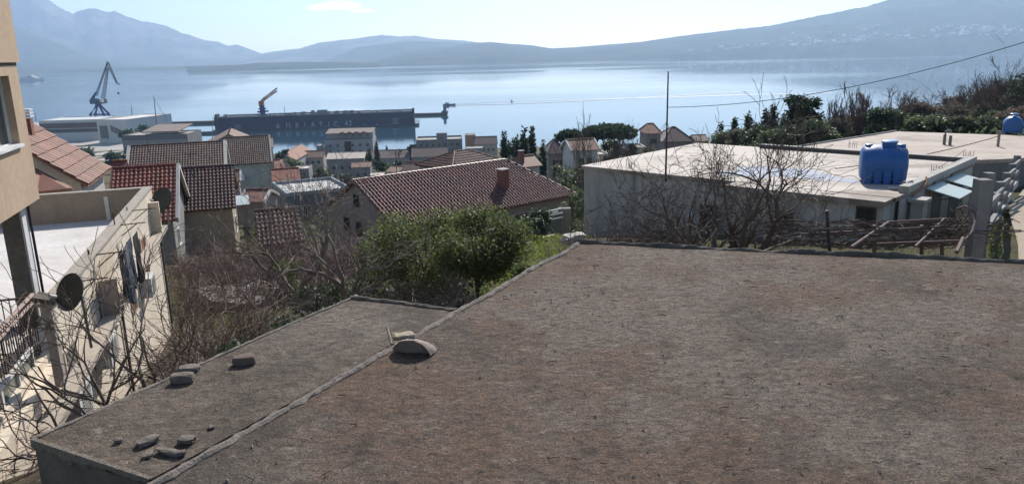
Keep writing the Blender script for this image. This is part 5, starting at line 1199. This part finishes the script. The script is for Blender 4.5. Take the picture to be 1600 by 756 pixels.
def leaves(mb, clusters, n, s, rnd, droop=.3, shell=.55, asp=.5):
    """leaf-sized bent quads through ellipsoidal clumps: clusters = [(centre, (rx,ry,rz))]"""
    vol = [c[1][0] * c[1][1] * c[1][2] for c in clusters]; tot = sum(vol)
    for (c, r), v in zip(clusters, vol):
        for _ in range(max(3, int(n * v / tot))):
            th = rnd.uniform(0, 6.283); u = rnd.uniform(-1, 1); k = math.sqrt(1 - u * u); rr = rnd.random() ** shell
            rr *= 1 + .22 * mn.noise(Vector((math.cos(th) * k * 2 + c.x, math.sin(th) * k * 2 + c.y, u * 2)))
            p = Vector((c.x + r[0] * rr * k * math.cos(th), c.y + r[1] * rr * k * math.sin(th), c.z + r[2] * rr * u))
            a = Vector((rnd.gauss(0, 1), rnd.gauss(0, 1), rnd.gauss(0, .6) - droop)).normalized(); b = a.cross(Vector((rnd.gauss(0, 1), rnd.gauss(0, 1), rnd.gauss(0, 1)))).normalized()
            l = s * rnd.uniform(.6, 1.3); w_ = l * asp; o = len(mb.v)
            mb.v += [tuple(p), tuple(p + a * l * .5 + b * w_ * .5), tuple(p + a * l), tuple(p + a * l * .5 - b * w_ * .5)]; mb.f.append((o, o + 1, o + 2, o + 3))
    return mb
def grow(mb, p, d, L, r, lv, rnd, kids=3, spread=.7, up=.15, seg=5, wob=.22, tips=None, minr=.004):
    pts = [p]; rads = [r]; q = Vector(p); dd = Vector(d)
    for i in range(seg):
        dd = (dd + Vector((rnd.gauss(0, wob), rnd.gauss(0, wob), rnd.gauss(0, wob) + up * .5))).normalized(); q = q + dd * (L / seg); pts.append(q.copy()); rads.append(max(minr, r * (1 - .55 * (i + 1) / seg)))
    mb.tube(pts, rads, 6 if r > .03 else (4 if r > .012 else 3), cap=False)
    if tips is not None and lv <= 1: tips.append(q.copy())
    if lv <= 0: return
    for k in range(kids + (rnd.random() < .4)):
        i = rnd.randint(max(1, seg // 3), seg) if k else seg; base = pts[i]; ax = (pts[i] - pts[i - 1]).normalized()
        s = Vector((rnd.gauss(0, 1), rnd.gauss(0, 1), rnd.gauss(0, 1))); s = (s - ax * s.dot(ax)).normalized()
        nd_ = (ax + s * spread * rnd.uniform(.6, 1.3) + Vector((0, 0, up))).normalized()
        grow(mb, base, nd_, L * rnd.uniform(.55, .82), max(minr, rads[i] * .72), lv - 1, rnd, kids, spread, up, seg, wob, tips, minr)
def bare(lab, base, h, seed, lv=4, kids=3, spread=.7, up=.12, stems=1, r=None, mat=BARK, lean=(0, 0), name='bare_tree', cat='tree', group=None, wob=.22, minr=.004, split=True):
    rnd = random.Random(seed); r = r or h * .022; T = thing(name, lab, cat, base, group)
    for s in range(stems):
        tr_ = MB(); br = MB(); a = rnd.uniform(0, 6.28); off = Vector((math.cos(a), math.sin(a), 0)) * (.05 * h if stems > 1 else 0)
        d0 = Vector((lean[0] + (.35 * math.cos(a) if stems > 1 else 0), lean[1] + (.35 * math.sin(a) if stems > 1 else 0), 1)).normalized()
        q = base + off; pts = [q - Vector((0, 0, .3))]; dd = d0
        for i in range(4): dd = (dd + Vector((rnd.gauss(0, .1), rnd.gauss(0, .1), 0))).normalized(); pts.append(pts[-1] + dd * h * .085)
        tr_.tube(pts, [r * 1.25, r * 1.1, r, r * .95, r * .9], 8); tr_.mk('trunk', mat, T)
        for k in range(kids + 1):
            b = a + k * 6.28 / (kids + 1) + rnd.uniform(-.4, .4); d = (dd * .8 + Vector((math.cos(b), math.sin(b), 0)) * spread).normalized(); grow(br, pts[rnd.choice((3, 4, 4))], d, h * .27, r * .72, lv - 1, rnd, kids, spread, up, 5, wob, None, minr)
        br.mk('crown', mat, T)
    return T
def leafy(lab, base, top, w_, seed, n, s, mat, name='tree', cat='tree', clumps=14, flatk=1., trunk=.06, shell=.55, group=None, low=.25, bark=BARK, dpth=None):
    """round evergreen or shrub: trunk with limbs plus clumps of leaves filling an uneven crown"""
    rnd = random.Random(seed); h = top - base.z; T = thing(name, lab, cat, base, group); dp = dpth or w_
    cl = []; limbs = MB(); limbs.tube([base - Vector((0, 0, .4)), base + Vector((rnd.uniform(-.04, .04) * h, 0, h * .35)), base + Vector((0, rnd.uniform(-.05, .05) * h, h * .7))], [trunk * h * .6, trunk * h * .45, trunk * h * .15], 7)
    zc = base.z + h * (low + (1 - low) / 2); rz = h * (1 - low) / 2
    for i in range(clumps):
        th = rnd.uniform(0, 6.283); u = rnd.uniform(-.95, .8); k = math.sqrt(1 - u * u) * rnd.uniform(.45, .82); c = Vector((base.x + math.cos(th) * k * w_ / 2, base.y + math.sin(th) * k * dp / 2, zc + u * rz * .78)); q = rnd.uniform(.22, .40) * min(w_ / 2, rz * 1.4)
        cl.append((c, (q * rnd.uniform(.9, 1.4), q * rnd.uniform(.9, 1.4), q * flatk * rnd.uniform(.7, 1)))); limbs.tube([base + Vector((0, 0, h * rnd.uniform(.15, .45))), (base + c) / 2 + Vector((0, 0, h * .15)), c], [trunk * h * .28, trunk * h * .16, .01], 5, cap=False)
    limbs.mk('trunk', bark, T); leaves(MB(), cl, n, s, rnd, shell=shell).mk('crown', mat, T); return T

# citrus trees beside the big roof
def D_(px, D): return at(px, 300, D).x
def gz(x, y): return Vector((x, y, ground(x, y)))
for (px, D, ytop, w_, sd_, n, lab) in ((662, 17.5, 318, 3.3, 3, 9500, 'bushy green citrus tree in front of the red tiled house, left of the pair'), (742, 15.5, 312, 2.1, 4, 9500, 'bushy green citrus tree closest to the edge of the big roof'), (592, 19, 355, 1.6, 6, 4200, 'lower green shrub spreading left under the gable')):
    b = gz(D_(px, D), D); leafy(lab, b, at(px, ytop, D).z, w_, sd_, int(n * 1.35), .078, LF_C, 'citrus_tree' if n > 5000 else 'shrub', 'tree' if n > 5000 else 'shrub', 34, low=.2 if px > 700 else .08, trunk=.035)
# ivy over the garden wall, undergrowth between the houses
for i, (px, ytop, ybot, D, w_, m_, lab) in enumerate([(838, 322, 372, 26, 1.3, LF_D, 'dark ivy bush hanging over the garden wall'), (893, 285, 372, 33, 1.5, LF_G, 'pale green shrub against the corner of the grey house'), (893, 240, 330, 60, 5, LF_G, 'grey green shrub rising above the corner of the grey house'), (865, 262, 300, 75, 7, LF_B, 'brownish leafless shrub mass below the pine and cypress'), (815, 392, 420, 14, .9, LF_C, 'young bright green shrub in the grass beside the roof'), (520, 420, 470, 16, 2.2, LF_D, 'dark leaved bush at the far corner of the narrow slab'), (450, 470, 560, 12, 2.2, LF_D, 'dark ivy bush along the left edge of the narrow slab'), (590, 430, 470, 13, 1.6, LF_O, 'yellow green bush behind the far edge of the narrow slab'), (380, 520, 590, 10.5, 1.3, LF_D, 'low dark bush below the thicket near the slab'), (430, 395, 420, 24, 1.8, LF_C, 'green bush beside the small concrete path')]):
    q = at(px, ytop, D); g = gz(q.x, D); leafy(lab, g, max(q.z, g.z + .6), w_, 30 + i, 2600 if D < 40 else 1600, .10 if D < 40 else .32, m_, 'shrub', 'shrub', 14, low=.02, trunk=.03)
# bare fruit trees in front of the grey house
for (px, D, ytop, sd_, lab, k, lean) in ((1135, 13.5, 262, 17, 'low wide bare tree between the antenna pole and the fruit trees', 5, (-.15, 0)), (1228, 12.5, 200, 11, 'tall bare fruit tree with spreading branches left of the blue tank', 5, (.05, 0)), (1168, 13.0, 222, 18, 'bare fruit tree with dark forked trunk before the grey wall', 5, (-.25, 0)), (1085, 14, 262, 15, 'thin bare tree leaning left before the grey wall', 5, (-.3, 0))):
    b = gz(D_(px, D), D); h = at(px, ytop, D).z - b.z; bare(lab, b, h * 1.42, sd_, k, 3, .72, .03, r=.09, lean=lean, name='fruit_tree', mat=BARK)
for (px, D, ytop, sd_, lab) in ((960, 14, 300, 25, 'spindly bare sapling in front of the left part of the grey wall'), (1000, 15, 330, 26, 'low bare bush at the foot of the grey wall'), (1045, 14, 318, 27, 'bare bush of arching twigs below the antenna pole'), (1075, 13, 350, 28, 'small twiggy bush between pole and fruit trees'), (930, 13, 330, 29, 'thin twigs rising by the boulder at the roof corner'), (1150, 12, 345, 20, 'tangled bare bush at the foot of the fruit trees'), (1260, 12, 352, 35, 'leafless bush right of the tall fruit tree')):
    b = gz(D_(px, D), D); h = max(.6, at(px, ytop, D).z - b.z); bare(lab, b, h * 1.1, sd_, 4, 3, .6, .12, stems=3, r=.028, name='bare_bush', cat='bush', mat=BARK2 if sd_ % 2 else BARK)
# large bare tree with arching limbs over the thicket in the middle left
for (px, D, ytop, sd_, lab, r_, sp) in ((455, 17, 296, 41, 'wide bare tree with long arching branches above the thicket', .09, .8), (540, 15.5, 305, 43, 'bare tree with pale upright branches left of the gabled wall', .07, .6), (415, 24, 330, 44, 'bare tree with reddish twigs near the low red roof', .07, .7), (500, 13.5, 390, 46, 'low bare tree right behind the narrow slab', .06, .8)):
    b = gz(D_(px, D), D); h = at(px, ytop, D).z - b.z; bare(lab, b, h * 1.45, sd_, 5, 3, sp, .05, r=r_, mat=BARK2 if sd_ % 2 else BARK)
# bare trees and saplings before the cream facade
for (px, D, ytop, sd_, lab, k, lean, st) in ((150, 8.6, 470, 51, 'dark bare tree in front of the large air conditioner', 5, (.0, 0), 1), (95, 7.6, 500, 52, 'bare tree crossing the view of the balcony at the far left', 5, (-.2, .1), 1), (30, 7.2, 540, 53, 'bare tree at the lower left edge of the photo', 5, (.15, 0), 1), (185, 9.6, 455, 54, 'slim bare tree beside the downpipe of the facade', 5, (.05, 0), 1), (245, 10.8, 430, 55, 'many stemmed bare shrub at the corner of the cream building', 4, (.1, 0), 4), (290, 11.6, 440, 56, 'many stemmed brown shrub left of the grey block on the slab', 4, (.15, 0), 4), (330, 12.5, 455, 57, 'spreading reddish shrub beside the concrete path', 4, (.1, 0), 4)):
    b = gz(D_(px, D), D); h = at(px, ytop, D).z - b.z; bare(lab, b, h * (1.7 if st == 1 else 1.5), sd_, 4 if st == 1 else 3, 2 if sd_ in (52, 53, 54) else 3, .62, .08, stems=st, r=.03 if st == 1 else .022, mat=BARK if st == 1 else BARK3, lean=lean, name='bare_tree' if st == 1 else 'bare_shrub', cat='tree' if st == 1 else 'shrub', wob=.2, minr=.0045)
# reddish bramble thicket: nobody could count its stems
def thicket(name, lab, x0, x1, D0, D1, n, hh, mat, seed, keep=None):
    rnd = random.Random(seed); mb = MB()
    for i in range(n):
        D = rnd.uniform(D0, D1); px = rnd.uniform(x0, x1); x = (px - 800) / F * D
        if keep and not keep(px, D): continue
        q = gz(x, D); h = hh * rnd.uniform(.4, 1.2) * (.7 + .6 * mn.noise(Vector((x * .3, D * .3, seed)))); d = Vector((rnd.gauss(0, .5), rnd.gauss(0, .5), 1)).normalized(); pts = [q]
        for k in range(6): d = (d + Vector((rnd.gauss(0, .28), rnd.gauss(0, .28), -.22))).normalized(); pts.append(pts[-1] + d * h / 3.4)
        mb.tube(pts, [.012, .011, .009, .008, .006, .005, .003], 3, cap=False)
        for j in range(3): k = rnd.randint(1, 5); e = Vector((rnd.gauss(0, 1), rnd.gauss(0, 1), rnd.gauss(.4, .6))).normalized(); mb.tube([pts[k], pts[k] + e * h * .2, pts[k] + e * h * .36 + Vector((0, 0, -.05))], [.007, .005, .003], 3, cap=False)
    o = mb.mk(name, mat); return stuff(o, lab, 'thicket')
pathk = lambda px, D: not (300 < px < 490 and 17 < D < 28)
thicket('bramble_thicket', 'reddish brown leafless bramble thicket between the houses and the slab', 255, 560, 24, 44, 2600, 1.9, BARK3, 61, pathk)
thicket('bramble_thicket', 'paler tangled brambles close behind the narrow slab', 230, 720, 9.5, 21.5, 3000, 1.25, BARK2, 62, lambda px, D: (D > 14 or px < 520) and not (300 < px < 490 and D > 12))
thicket('bramble_thicket', 'dry brown brambles at the foot of the cream facade', -80, 260, 9, 15, 350, .9, BARK3, 63)
def carpet(name, lab, x0, x1, D0, D1, n, s, mat, seed, hgt=.3, keep=None):
    rnd = random.Random(seed); mb = MB()
    for i in range(n):
        D = D0 * (D1 / D0) ** rnd.random(); px = rnd.uniform(x0, x1); x = (px - 800) / F * D
        if keep and not keep(px, D): continue
        nn = mn.noise(Vector((x * .5, D * .5, seed)))
        if nn < -.15 and rnd.random() < .7: continue
        q = gz(x, D) + Vector((0, 0, rnd.random() ** 2 * hgt * (1 + nn * 1.5))); a = Vector((rnd.gauss(0, 1), rnd.gauss(0, 1), rnd.gauss(.6, .8))).normalized(); b = a.cross(Vector((rnd.gauss(0, 1), rnd.gauss(0, 1), .3))).normalized(); l = s * rnd.uniform(.6, 1.4); w_ = l * .4; o = len(mb.v)
        mb.v += [tuple(q), tuple(q + a * l * .5 + b * w_ * .5), tuple(q + a * l), tuple(q + a * l * .5 - b * w_ * .5)]; mb.f.append((o, o + 1, o + 2, o + 3))
    return stuff(mb.mk(name, mat), lab, 'ground cover')
carpet('undergrowth', 'dark green ivy and undergrowth below the thicket', 230, 760, 9, 24, 15000, .09, LF_D, 71, .35, pathk)
carpet('grass', 'bright yellow green grass beside the big roof and garden wall', 740, 925, 10, 34, 22000, .10, leaf_mat('yellow_grass', (.13, .17, .03), (.21, .25, .05), .7), 72, .08)
carpet('grass', 'grass verge beside the concrete fence and path', 1535, 1640, 9, 32, 7000, .09, leaf_mat('verge_grass', (.07, .10, .025), (.15, .15, .05), .7), 73, .1, lambda px, D: px < 1592)
carpet('dead_leaves', 'dry brown litter and low scrub under the bare trees by the grey wall', 905, 1530, 9.5, 22, 14000, .08, LF_B, 74, .25)
pth = MB(); L = [(305, 452), (330, 470), (400, 476), (480, 452), (470, 436), (400, 440), (330, 446)]
P = [at(x, y, 24) for x, y in L]; P = []
for x, y in L: q = snap(x, y, 12, 60); P.append(q + Vector((0, 0, .12)))
zz = sum(p.z for p in P) / len(P) + .15; pl = [onz(x, y, zz) for x, y in L]
# keep it counter-clockwise
struct(MB().slab(list(reversed(pl)), .4).mk('concrete_path', surf('pale_concrete', (.34, .30, .26), (.24, .21, .18), 1.2, .95, .4, 30)))

# trees of the town and the wooded slope at the right -----------------------------------------------------
def cyp(px, ytop, ybot, D, w_px, sd_, lab):
    t = at(px, ytop, D); g = gz(t.x, D); g.z = min(g.z, t.z - 3); h = t.z - g.z; w_ = w_px / F * D; rnd = random.Random(sd_); T = thing('cypress', lab, 'tree', g, 'cypresses beyond the red roof')
    MB().tube([g, g + Vector((0, 0, h * .9))], [h * .02, .03], 6).mk('trunk', BARK, T); cl = []
    for i in range(16): t_ = i / 15; r_ = w_ / 2 * (math.sin(math.pi * min(1, (t_ * .86 + .12))) ** .7) * (1 - .35 * t_); cl.append((g + Vector((rnd.uniform(-.1, .1) * w_, rnd.uniform(-.1, .1) * w_, h * (.06 + .9 * t_))), (max(r_ * 1.35, .16 * w_), max(r_ * 1.35, .16 * w_), h * .075)))
    leaves(MB(), cl, 4200, h * .06, rnd, droop=-.6, shell=.5, asp=.35).mk('crown', LF_P, T)
for a in ((788, 208, 245, 150, 11, 1, 'pointed cypress, leftmost and widest of the group'), (796, 222, 246, 152, 6, 2, 'smallest cypress next to the leftmost one'), (802, 218, 246, 150, 6, 3, 'slim low cypress in the middle of the group'), (808, 214, 246, 148, 8, 4, 'medium cypress touching the round dark tree'), (818, 201, 245, 146, 9, 5, 'tallest cypress in front of the round dark tree'), (831, 199, 238, 155, 6, 6, 'slender cypress standing apart at the right of the group'), (848, 222, 250, 140, 6, 7, 'short cypress beside the brown gabled house'), (588, 222, 246, 320, 6, 8, 'narrow cypress right of the hooded apartment block'), (577, 233, 250, 260, 7, 9, 'dark cypress below the hooded apartment block'), (604, 228, 240, 380, 4, 10, 'tiny cypress near the water behind the long brown building'), (573, 240, 252, 262, 6, 11, 'low cypress touching the stone house')): cyp(*a)
def tree_at(lab, px, ytop, ybot, D, wpx, mat, sd_, n=1300, s=None, clumps=14, **k):
    t = at(px, ytop, D); b = at(px, ybot, D); g = gz(t.x, D); g.z = min(max(g.z, b.z - 3), t.z - 1.5); return leafy(lab, g, t.z, wpx / F * D, sd_, n, s or D * .0045, mat, k.pop('name', 'round_tree'), k.pop('cat', 'tree'), clumps, **k)
tree_at('round dark tree behind the tall cypresses', 815, 212, 236, 160, 26, LF_P, 81, low=.1)
# umbrella pines
def umb(px0, px1, ytop, yedge, ybot, D, sd_, lab, n, forks):
    x0, x1 = at(px0, yedge, D), at(px1, yedge, D); zt = at((px0 + px1) / 2, ytop, D).z; ze = (x0.z + x1.z) / 2; cx = (x0.x + x1.x) / 2; w_ = x1.x - x0.x; g = Vector((cx, D, ground(cx, D))); rnd = random.Random(sd_); T = thing('umbrella_pine', lab, 'tree', g); cl = []; tr_ = MB(); h = zt - ze
    for i in range(forks * 12):
        th = rnd.uniform(0, 6.283); k = math.sqrt(rnd.random()) * .84; x = math.cos(th) * k; y = math.sin(th) * k; dome = (1 - k * k) ** .5; cl.append((Vector((cx + x * w_ / 2, D + y * w_ / 2, ze + h * (.1 + .62 * dome) + rnd.uniform(-.08, .05) * h)), (w_ * .17, w_ * .17, h * .34)))
    sp = g + Vector((0, 0, (ze - g.z) * .45)); tr_.tube([g, sp], [w_ * .035, w_ * .03], 8)
    for i in range(forks * 2): c = cl[i][0]; tr_.tube([sp, (sp + c) / 2 + Vector(((c.x - sp.x) * .15, 0, -.1 * h)), c], [w_ * .02, w_ * .013, .05], 6)
    tr_.mk('trunk', BARK, T); leaves(MB(), cl, n * 2, D * .005, rnd, droop=-.2, shell=.5, asp=.6).mk('crown', LF_P, T)
umb(872, 908, 206, 220, 248, 145, 91, 'small flat topped umbrella pine beside the white modern house', 3000, 4)
umb(913, 991, 197, 219, 240, 150, 92, 'broad umbrella pine with wide dark dome left of the dark pole', 8000, 8)
tree_at('dark rounded tree under the broad umbrella pine', 955, 212, 240, 118, 30, LF_D, 93, low=.05); tree_at('dark shrub under the right edge of the broad umbrella pine', 985, 216, 240, 116, 20, LF_D, 94, low=.05)
for i, (lab, px, yt, yb, D, w_, m_) in enumerate([('round green tree before the long brown building', 593, 247, 268, 225, 20, LF_D), ('green tree right of the round one in the town centre', 619, 247, 268, 235, 18, LF_D), ('dark tree at the shore left of the orange gabled house', 440, 226, 252, 300, 16, LF_D), ('spreading green trees above the orange gabled house', 458, 240, 262, 280, 30, LF_G), ('green tree beside the small villa', 495, 258, 280, 215, 26, LF_D), ('dark tree in front of the stone house', 470, 270, 290, 160, 18, LF_D), ('bush at the seafront left of the hooded apartment block', 480, 237, 247, 370, 16, LF_D), ('tree against the left side of the big dark apartment block', 644, 222, 240, 350, 10, LF_D), ('bush by the orange attic tower', 700, 255, 275, 210, 20, LF_O), ('dark bush row behind the long brown building', 632, 236, 247, 350, 26, LF_D), ('scrubby tree in front of the cream gabled house', 765, 240, 256, 200, 30, LF_B), ('green bush right of the pink bungalow', 690, 262, 280, 165, 24, LF_G), ('bush under the cypresses', 800, 238, 260, 135, 36, LF_D), ('dark bush at the foot of the slender cypress', 835, 236, 262, 130, 26, LF_D), ('tree between the brown gabled house and the white modern house', 870, 248, 285, 110, 26, LF_B), ('dark green tree at the quay in front of the white halls', 222, 196, 208, 600, 26, LF_D), ('round dark tree left of the cream hall end', 95, 222, 236, 560, 12, LF_D), ('dark tree cluster below the cream hall end', 130, 228, 244, 420, 34, LF_D), ('dark tree left of the layered office block', 197, 202, 214, 560, 20, LF_D), ('dark trees along the foot of the layered office block', 215, 232, 246, 330, 60, LF_D), ('bushes right of the layered office block', 302, 210, 236, 420, 20, LF_B), ('dark bush in the shipyard yard', 176, 236, 250, 330, 30, LF_D), ('greenery right of the tall narrow brown house', 452, 256, 276, 210, 22, LF_G), ('bush in the garden behind the flat blue building', 545, 284, 300, 130, 30, LF_B), ('grey shrub left of the stone house', 500, 276, 290, 170, 26, LF_B), ('dark shrub below the stone house', 560, 268, 290, 190, 24, LF_D), ('shrub behind the hip of the large red roof', 842, 262, 285, 95, 26, LF_G), ('shrub left of the white modern house', 905, 250, 280, 80, 24, LF_B), ('shrub behind the grey house roof edge', 960, 238, 250, 100, 40, LF_B), ('low scrub behind the pale flat roof near the pole', 1020, 228, 240, 95, 60, LF_B), ('dark bush in front of the dark brown hipped house', 1060, 228, 240, 110, 30, LF_D)]):
    tree_at(lab, px, yt, yb, D, w_, m_, 100 + i, 900, low=.05, clumps=10, trunk=.02)
for i in range(26):
    rr_ = random.Random(700 + i); px = 420 + i * 19 + rr_.uniform(-7, 7); D = rr_.choice((150, 190, 230, 280, 330)); q = snap(px, 262, 60, 500) if 0 else gz((px - 800) / F * D, D); hh = rr_.uniform(3, 5.5)
    leafy('%s garden tree, %s' % (('dark green', 'olive green', 'brownish')[i % 3], ('%s from the left among the town roofs' % ('first second third fourth fifth sixth seventh eighth ninth tenth eleventh twelfth thirteenth fourteenth fifteenth sixteenth seventeenth eighteenth nineteenth twentieth twenty-first twenty-second twenty-third twenty-fourth twenty-fifth twenty-sixth'.split()[i]))), q, q.z + hh, hh * rr_.uniform(.9, 1.5), 760 + i, 800, D * .004, (LF_D, LF_G, LF_B)[i % 3], 'garden_tree', 'tree', 9, low=.05, trunk=.02, group='garden trees between the houses of the town')
# wooded slope at the right
tree_at('large dark pine standing above the shrubs behind the pale roofs', 1254, 128, 215, 62, 74, LF_P, 201, 15000, .30, 44, name='pine_tree', low=.05)
def conif(px, yt, D, wpx, sd_, lab):
    t = at(px, yt, D); g = gz(t.x, D); h = t.z - g.z; w_ = wpx / F * D; rnd = random.Random(sd_); T = thing('young_conifer', lab, 'tree', g); MB().tube([g, g + Vector((0, 0, h))], [.12, .02], 6).mk('trunk', BARK, T); cl = []
    for i in range(44): t_ = .1 + .9 * i / 43; r_ = w_ / 2 * (1 - t_) ** .8 + .05; th = i * 2.4; cl.append((g + Vector((math.cos(th) * r_ * .7, math.sin(th) * r_ * .7, h * t_)), (r_ * .62 + .08, r_ * .62 + .08, h * .03 + .06)))
    leaves(MB(), cl, 5200, .3, rnd, droop=.1).mk('crown', LF_P, T)
for a in ((1209, 166, 66, 26, 211, 'tallest young conifer left of the large pine'), (1198, 172, 68, 22, 212, 'second young conifer left of the large pine'), (1170, 178, 70, 26, 213, 'young conifer with rusty lower branches in the middle of the shrubs'), (1127, 192, 74, 30, 214, 'low dark conifer near the left end of the shrub belt'), (1148, 186, 72, 20, 215, 'thin conifer between the low dark one and the rusty one')): conif(*a)
SH = [(1110, 212, 232, 78, 36, LF_G), (1140, 203, 228, 72, 50, LF_G), (1165, 200, 226, 66, 44, LF_B), (1185, 196, 226, 62, 46, LF_D), (1215, 195, 228, 58, 56, LF_G), (1240, 196, 230, 54, 50, LF_D), (1275, 190, 228, 54, 60, LF_G), (1300, 182, 222, 60, 56, LF_B), (1335, 182, 218, 62, 56, LF_R), (1360, 175, 212, 62, 46, LF_G), (1386, 166, 208, 56, 46, LF_D), (1412, 176, 206, 60, 40, LF_G), (1436, 160, 206, 66, 44, LF_R), (1450, 180, 206, 54, 50, LF_G), (1476, 158, 206, 70, 52, LF_R), (1490, 182, 208, 52, 56, LF_O), (1520, 160, 208, 64, 60, LF_B), (1530, 182, 208, 52, 52, LF_O), (1556, 140, 208, 66, 66, LF_B), (1565, 176, 210, 54, 50, LF_G), (1590, 118, 208, 64, 70, LF_B), (1600, 165, 212, 52, 60, LF_R), (1630, 100, 210, 60, 70, LF_D), (1545, 152, 205, 90, 60, LF_D), (1580, 130, 205, 96, 60, LF_G), (1510, 150, 200, 100, 60, LF_B)]
KN = {id(LF_G): 'grey green', id(LF_B): 'brown leafless looking', id(LF_D): 'dark evergreen', id(LF_R): 'rusty red', id(LF_O): 'yellowish olive'}
WH = ['at the left tip of the shrub belt', 'behind the rear roof edge, left of the conifers', 'at the foot of the rusty conifer', 'below the tallest young conifer', 'just left of the large pine', 'under the left side of the large pine', 'under the right side of the large pine', 'right behind the large pine', 'above the start of the second flat roof', 'above the left slope of the second flat roof', 'standing tallest above the rear corner of the second roof', 'behind the rear corner of the second roof', 'upright, right of the rear corner', 'low along the rear edge of the second roof', 'with a fine twiggy top above the vent pipes', 'low and broad behind the vent pipes', 'tall above the pinkish vent pipe', 'low, between the vent pipes and small tank', 'tall on the slope left of the small blue tank', 'low, directly left of the small blue tank', 'highest on the slope above the small blue tank', 'right behind the small blue tank', 'at the right edge of the photo', 'farther up behind the belt, above the pinkish pipe', 'farther up behind the belt, above the small tank', 'farther back where the slope meets the water']
for i, (px, yt, yb, D, w_, m_) in enumerate(SH): yt -= 12 if px < 1350 else 5; w_ *= 1.3; tree_at('%s shrub %s' % (KN[id(m_)], WH[i]), px, yt, yb, D, w_, m_, 230 + i, 6000, .25, 24, low=.0, trunk=.02, name='tall_shrub', cat='shrub')
BT = [(1318, 150, 60, 'slim bare poplar right of the large pine'), (1340, 145, 61, 'second slim bare poplar right of the large pine'), (1352, 138, 62, 'tallest slim bare poplar above the second flat roof'), (1412, 132, 62, 'round headed bare tree above the rear corner of the second roof'), (1455, 140, 66, 'fine twigged bare tree above the rusty shrubs'), (1500, 130, 66, 'bare tree on the slope above the vent pipes'), (1540, 112, 66, 'bare tree high on the slope at the right'), (1572, 96, 62, 'bare tree near the top right of the slope'), (1598, 84, 60, 'bare tree reaching highest at the right edge'), (1375, 160, 58, 'low bare tree beside the dark evergreen shrub')]
for i, (px, yt, D, lab) in enumerate(BT):
    t = at(px, yt, D); g = gz(t.x, D); slim = px < 1360; bare(lab, g, (t.z - g.z) * 1.02, 300 + i, 5, 3, .28 if slim else .55, .35 if slim else .15, r=.12, mat=BARK3 if i % 2 else BARK, name='bare_tree', minr=.012, wob=.15)
for i, (px, yt, D, lab) in enumerate(((929, 168, 40, 'very thin bare tree top before the white modern house'), (908, 185, 42, 'thin bare tree beside the small umbrella pine'), (990, 190, 44, 'wispy bare tree right of the broad umbrella pine'), (970, 195, 46, 'faint bare twigs above the pale roof edge'))):
    t = at(px, yt, D); g = gz(t.x, D); bare(lab, g, (t.z - g.z) * 1.02, 330 + i, 4, 3, .35, .3, r=.06, minr=.008, name='bare_tree', wob=.15)
# thicket of scrub filling the slope: one mass
thicket('scrub_thicket', 'mass of leafless scrub on the wooded slope behind the roofs', 1100, 1690, 48, 110, 1500, 4.5, surf('scrub_bark', (.12, .095, .08), (.085, .07, .06), 9), 64)
# low ground cover of the town
carpet('ground_scrub', 'patchy scrub and garden greenery between the town houses', 380, 1120, 60, 420, 9000, 1.3, LF_G, 75, 1.2)
carpet('ground_scrub', 'rough greenery on the slope behind the pale roofs', 1080, 1700, 46, 150, 9000, .5, LF_G, 76, .9)
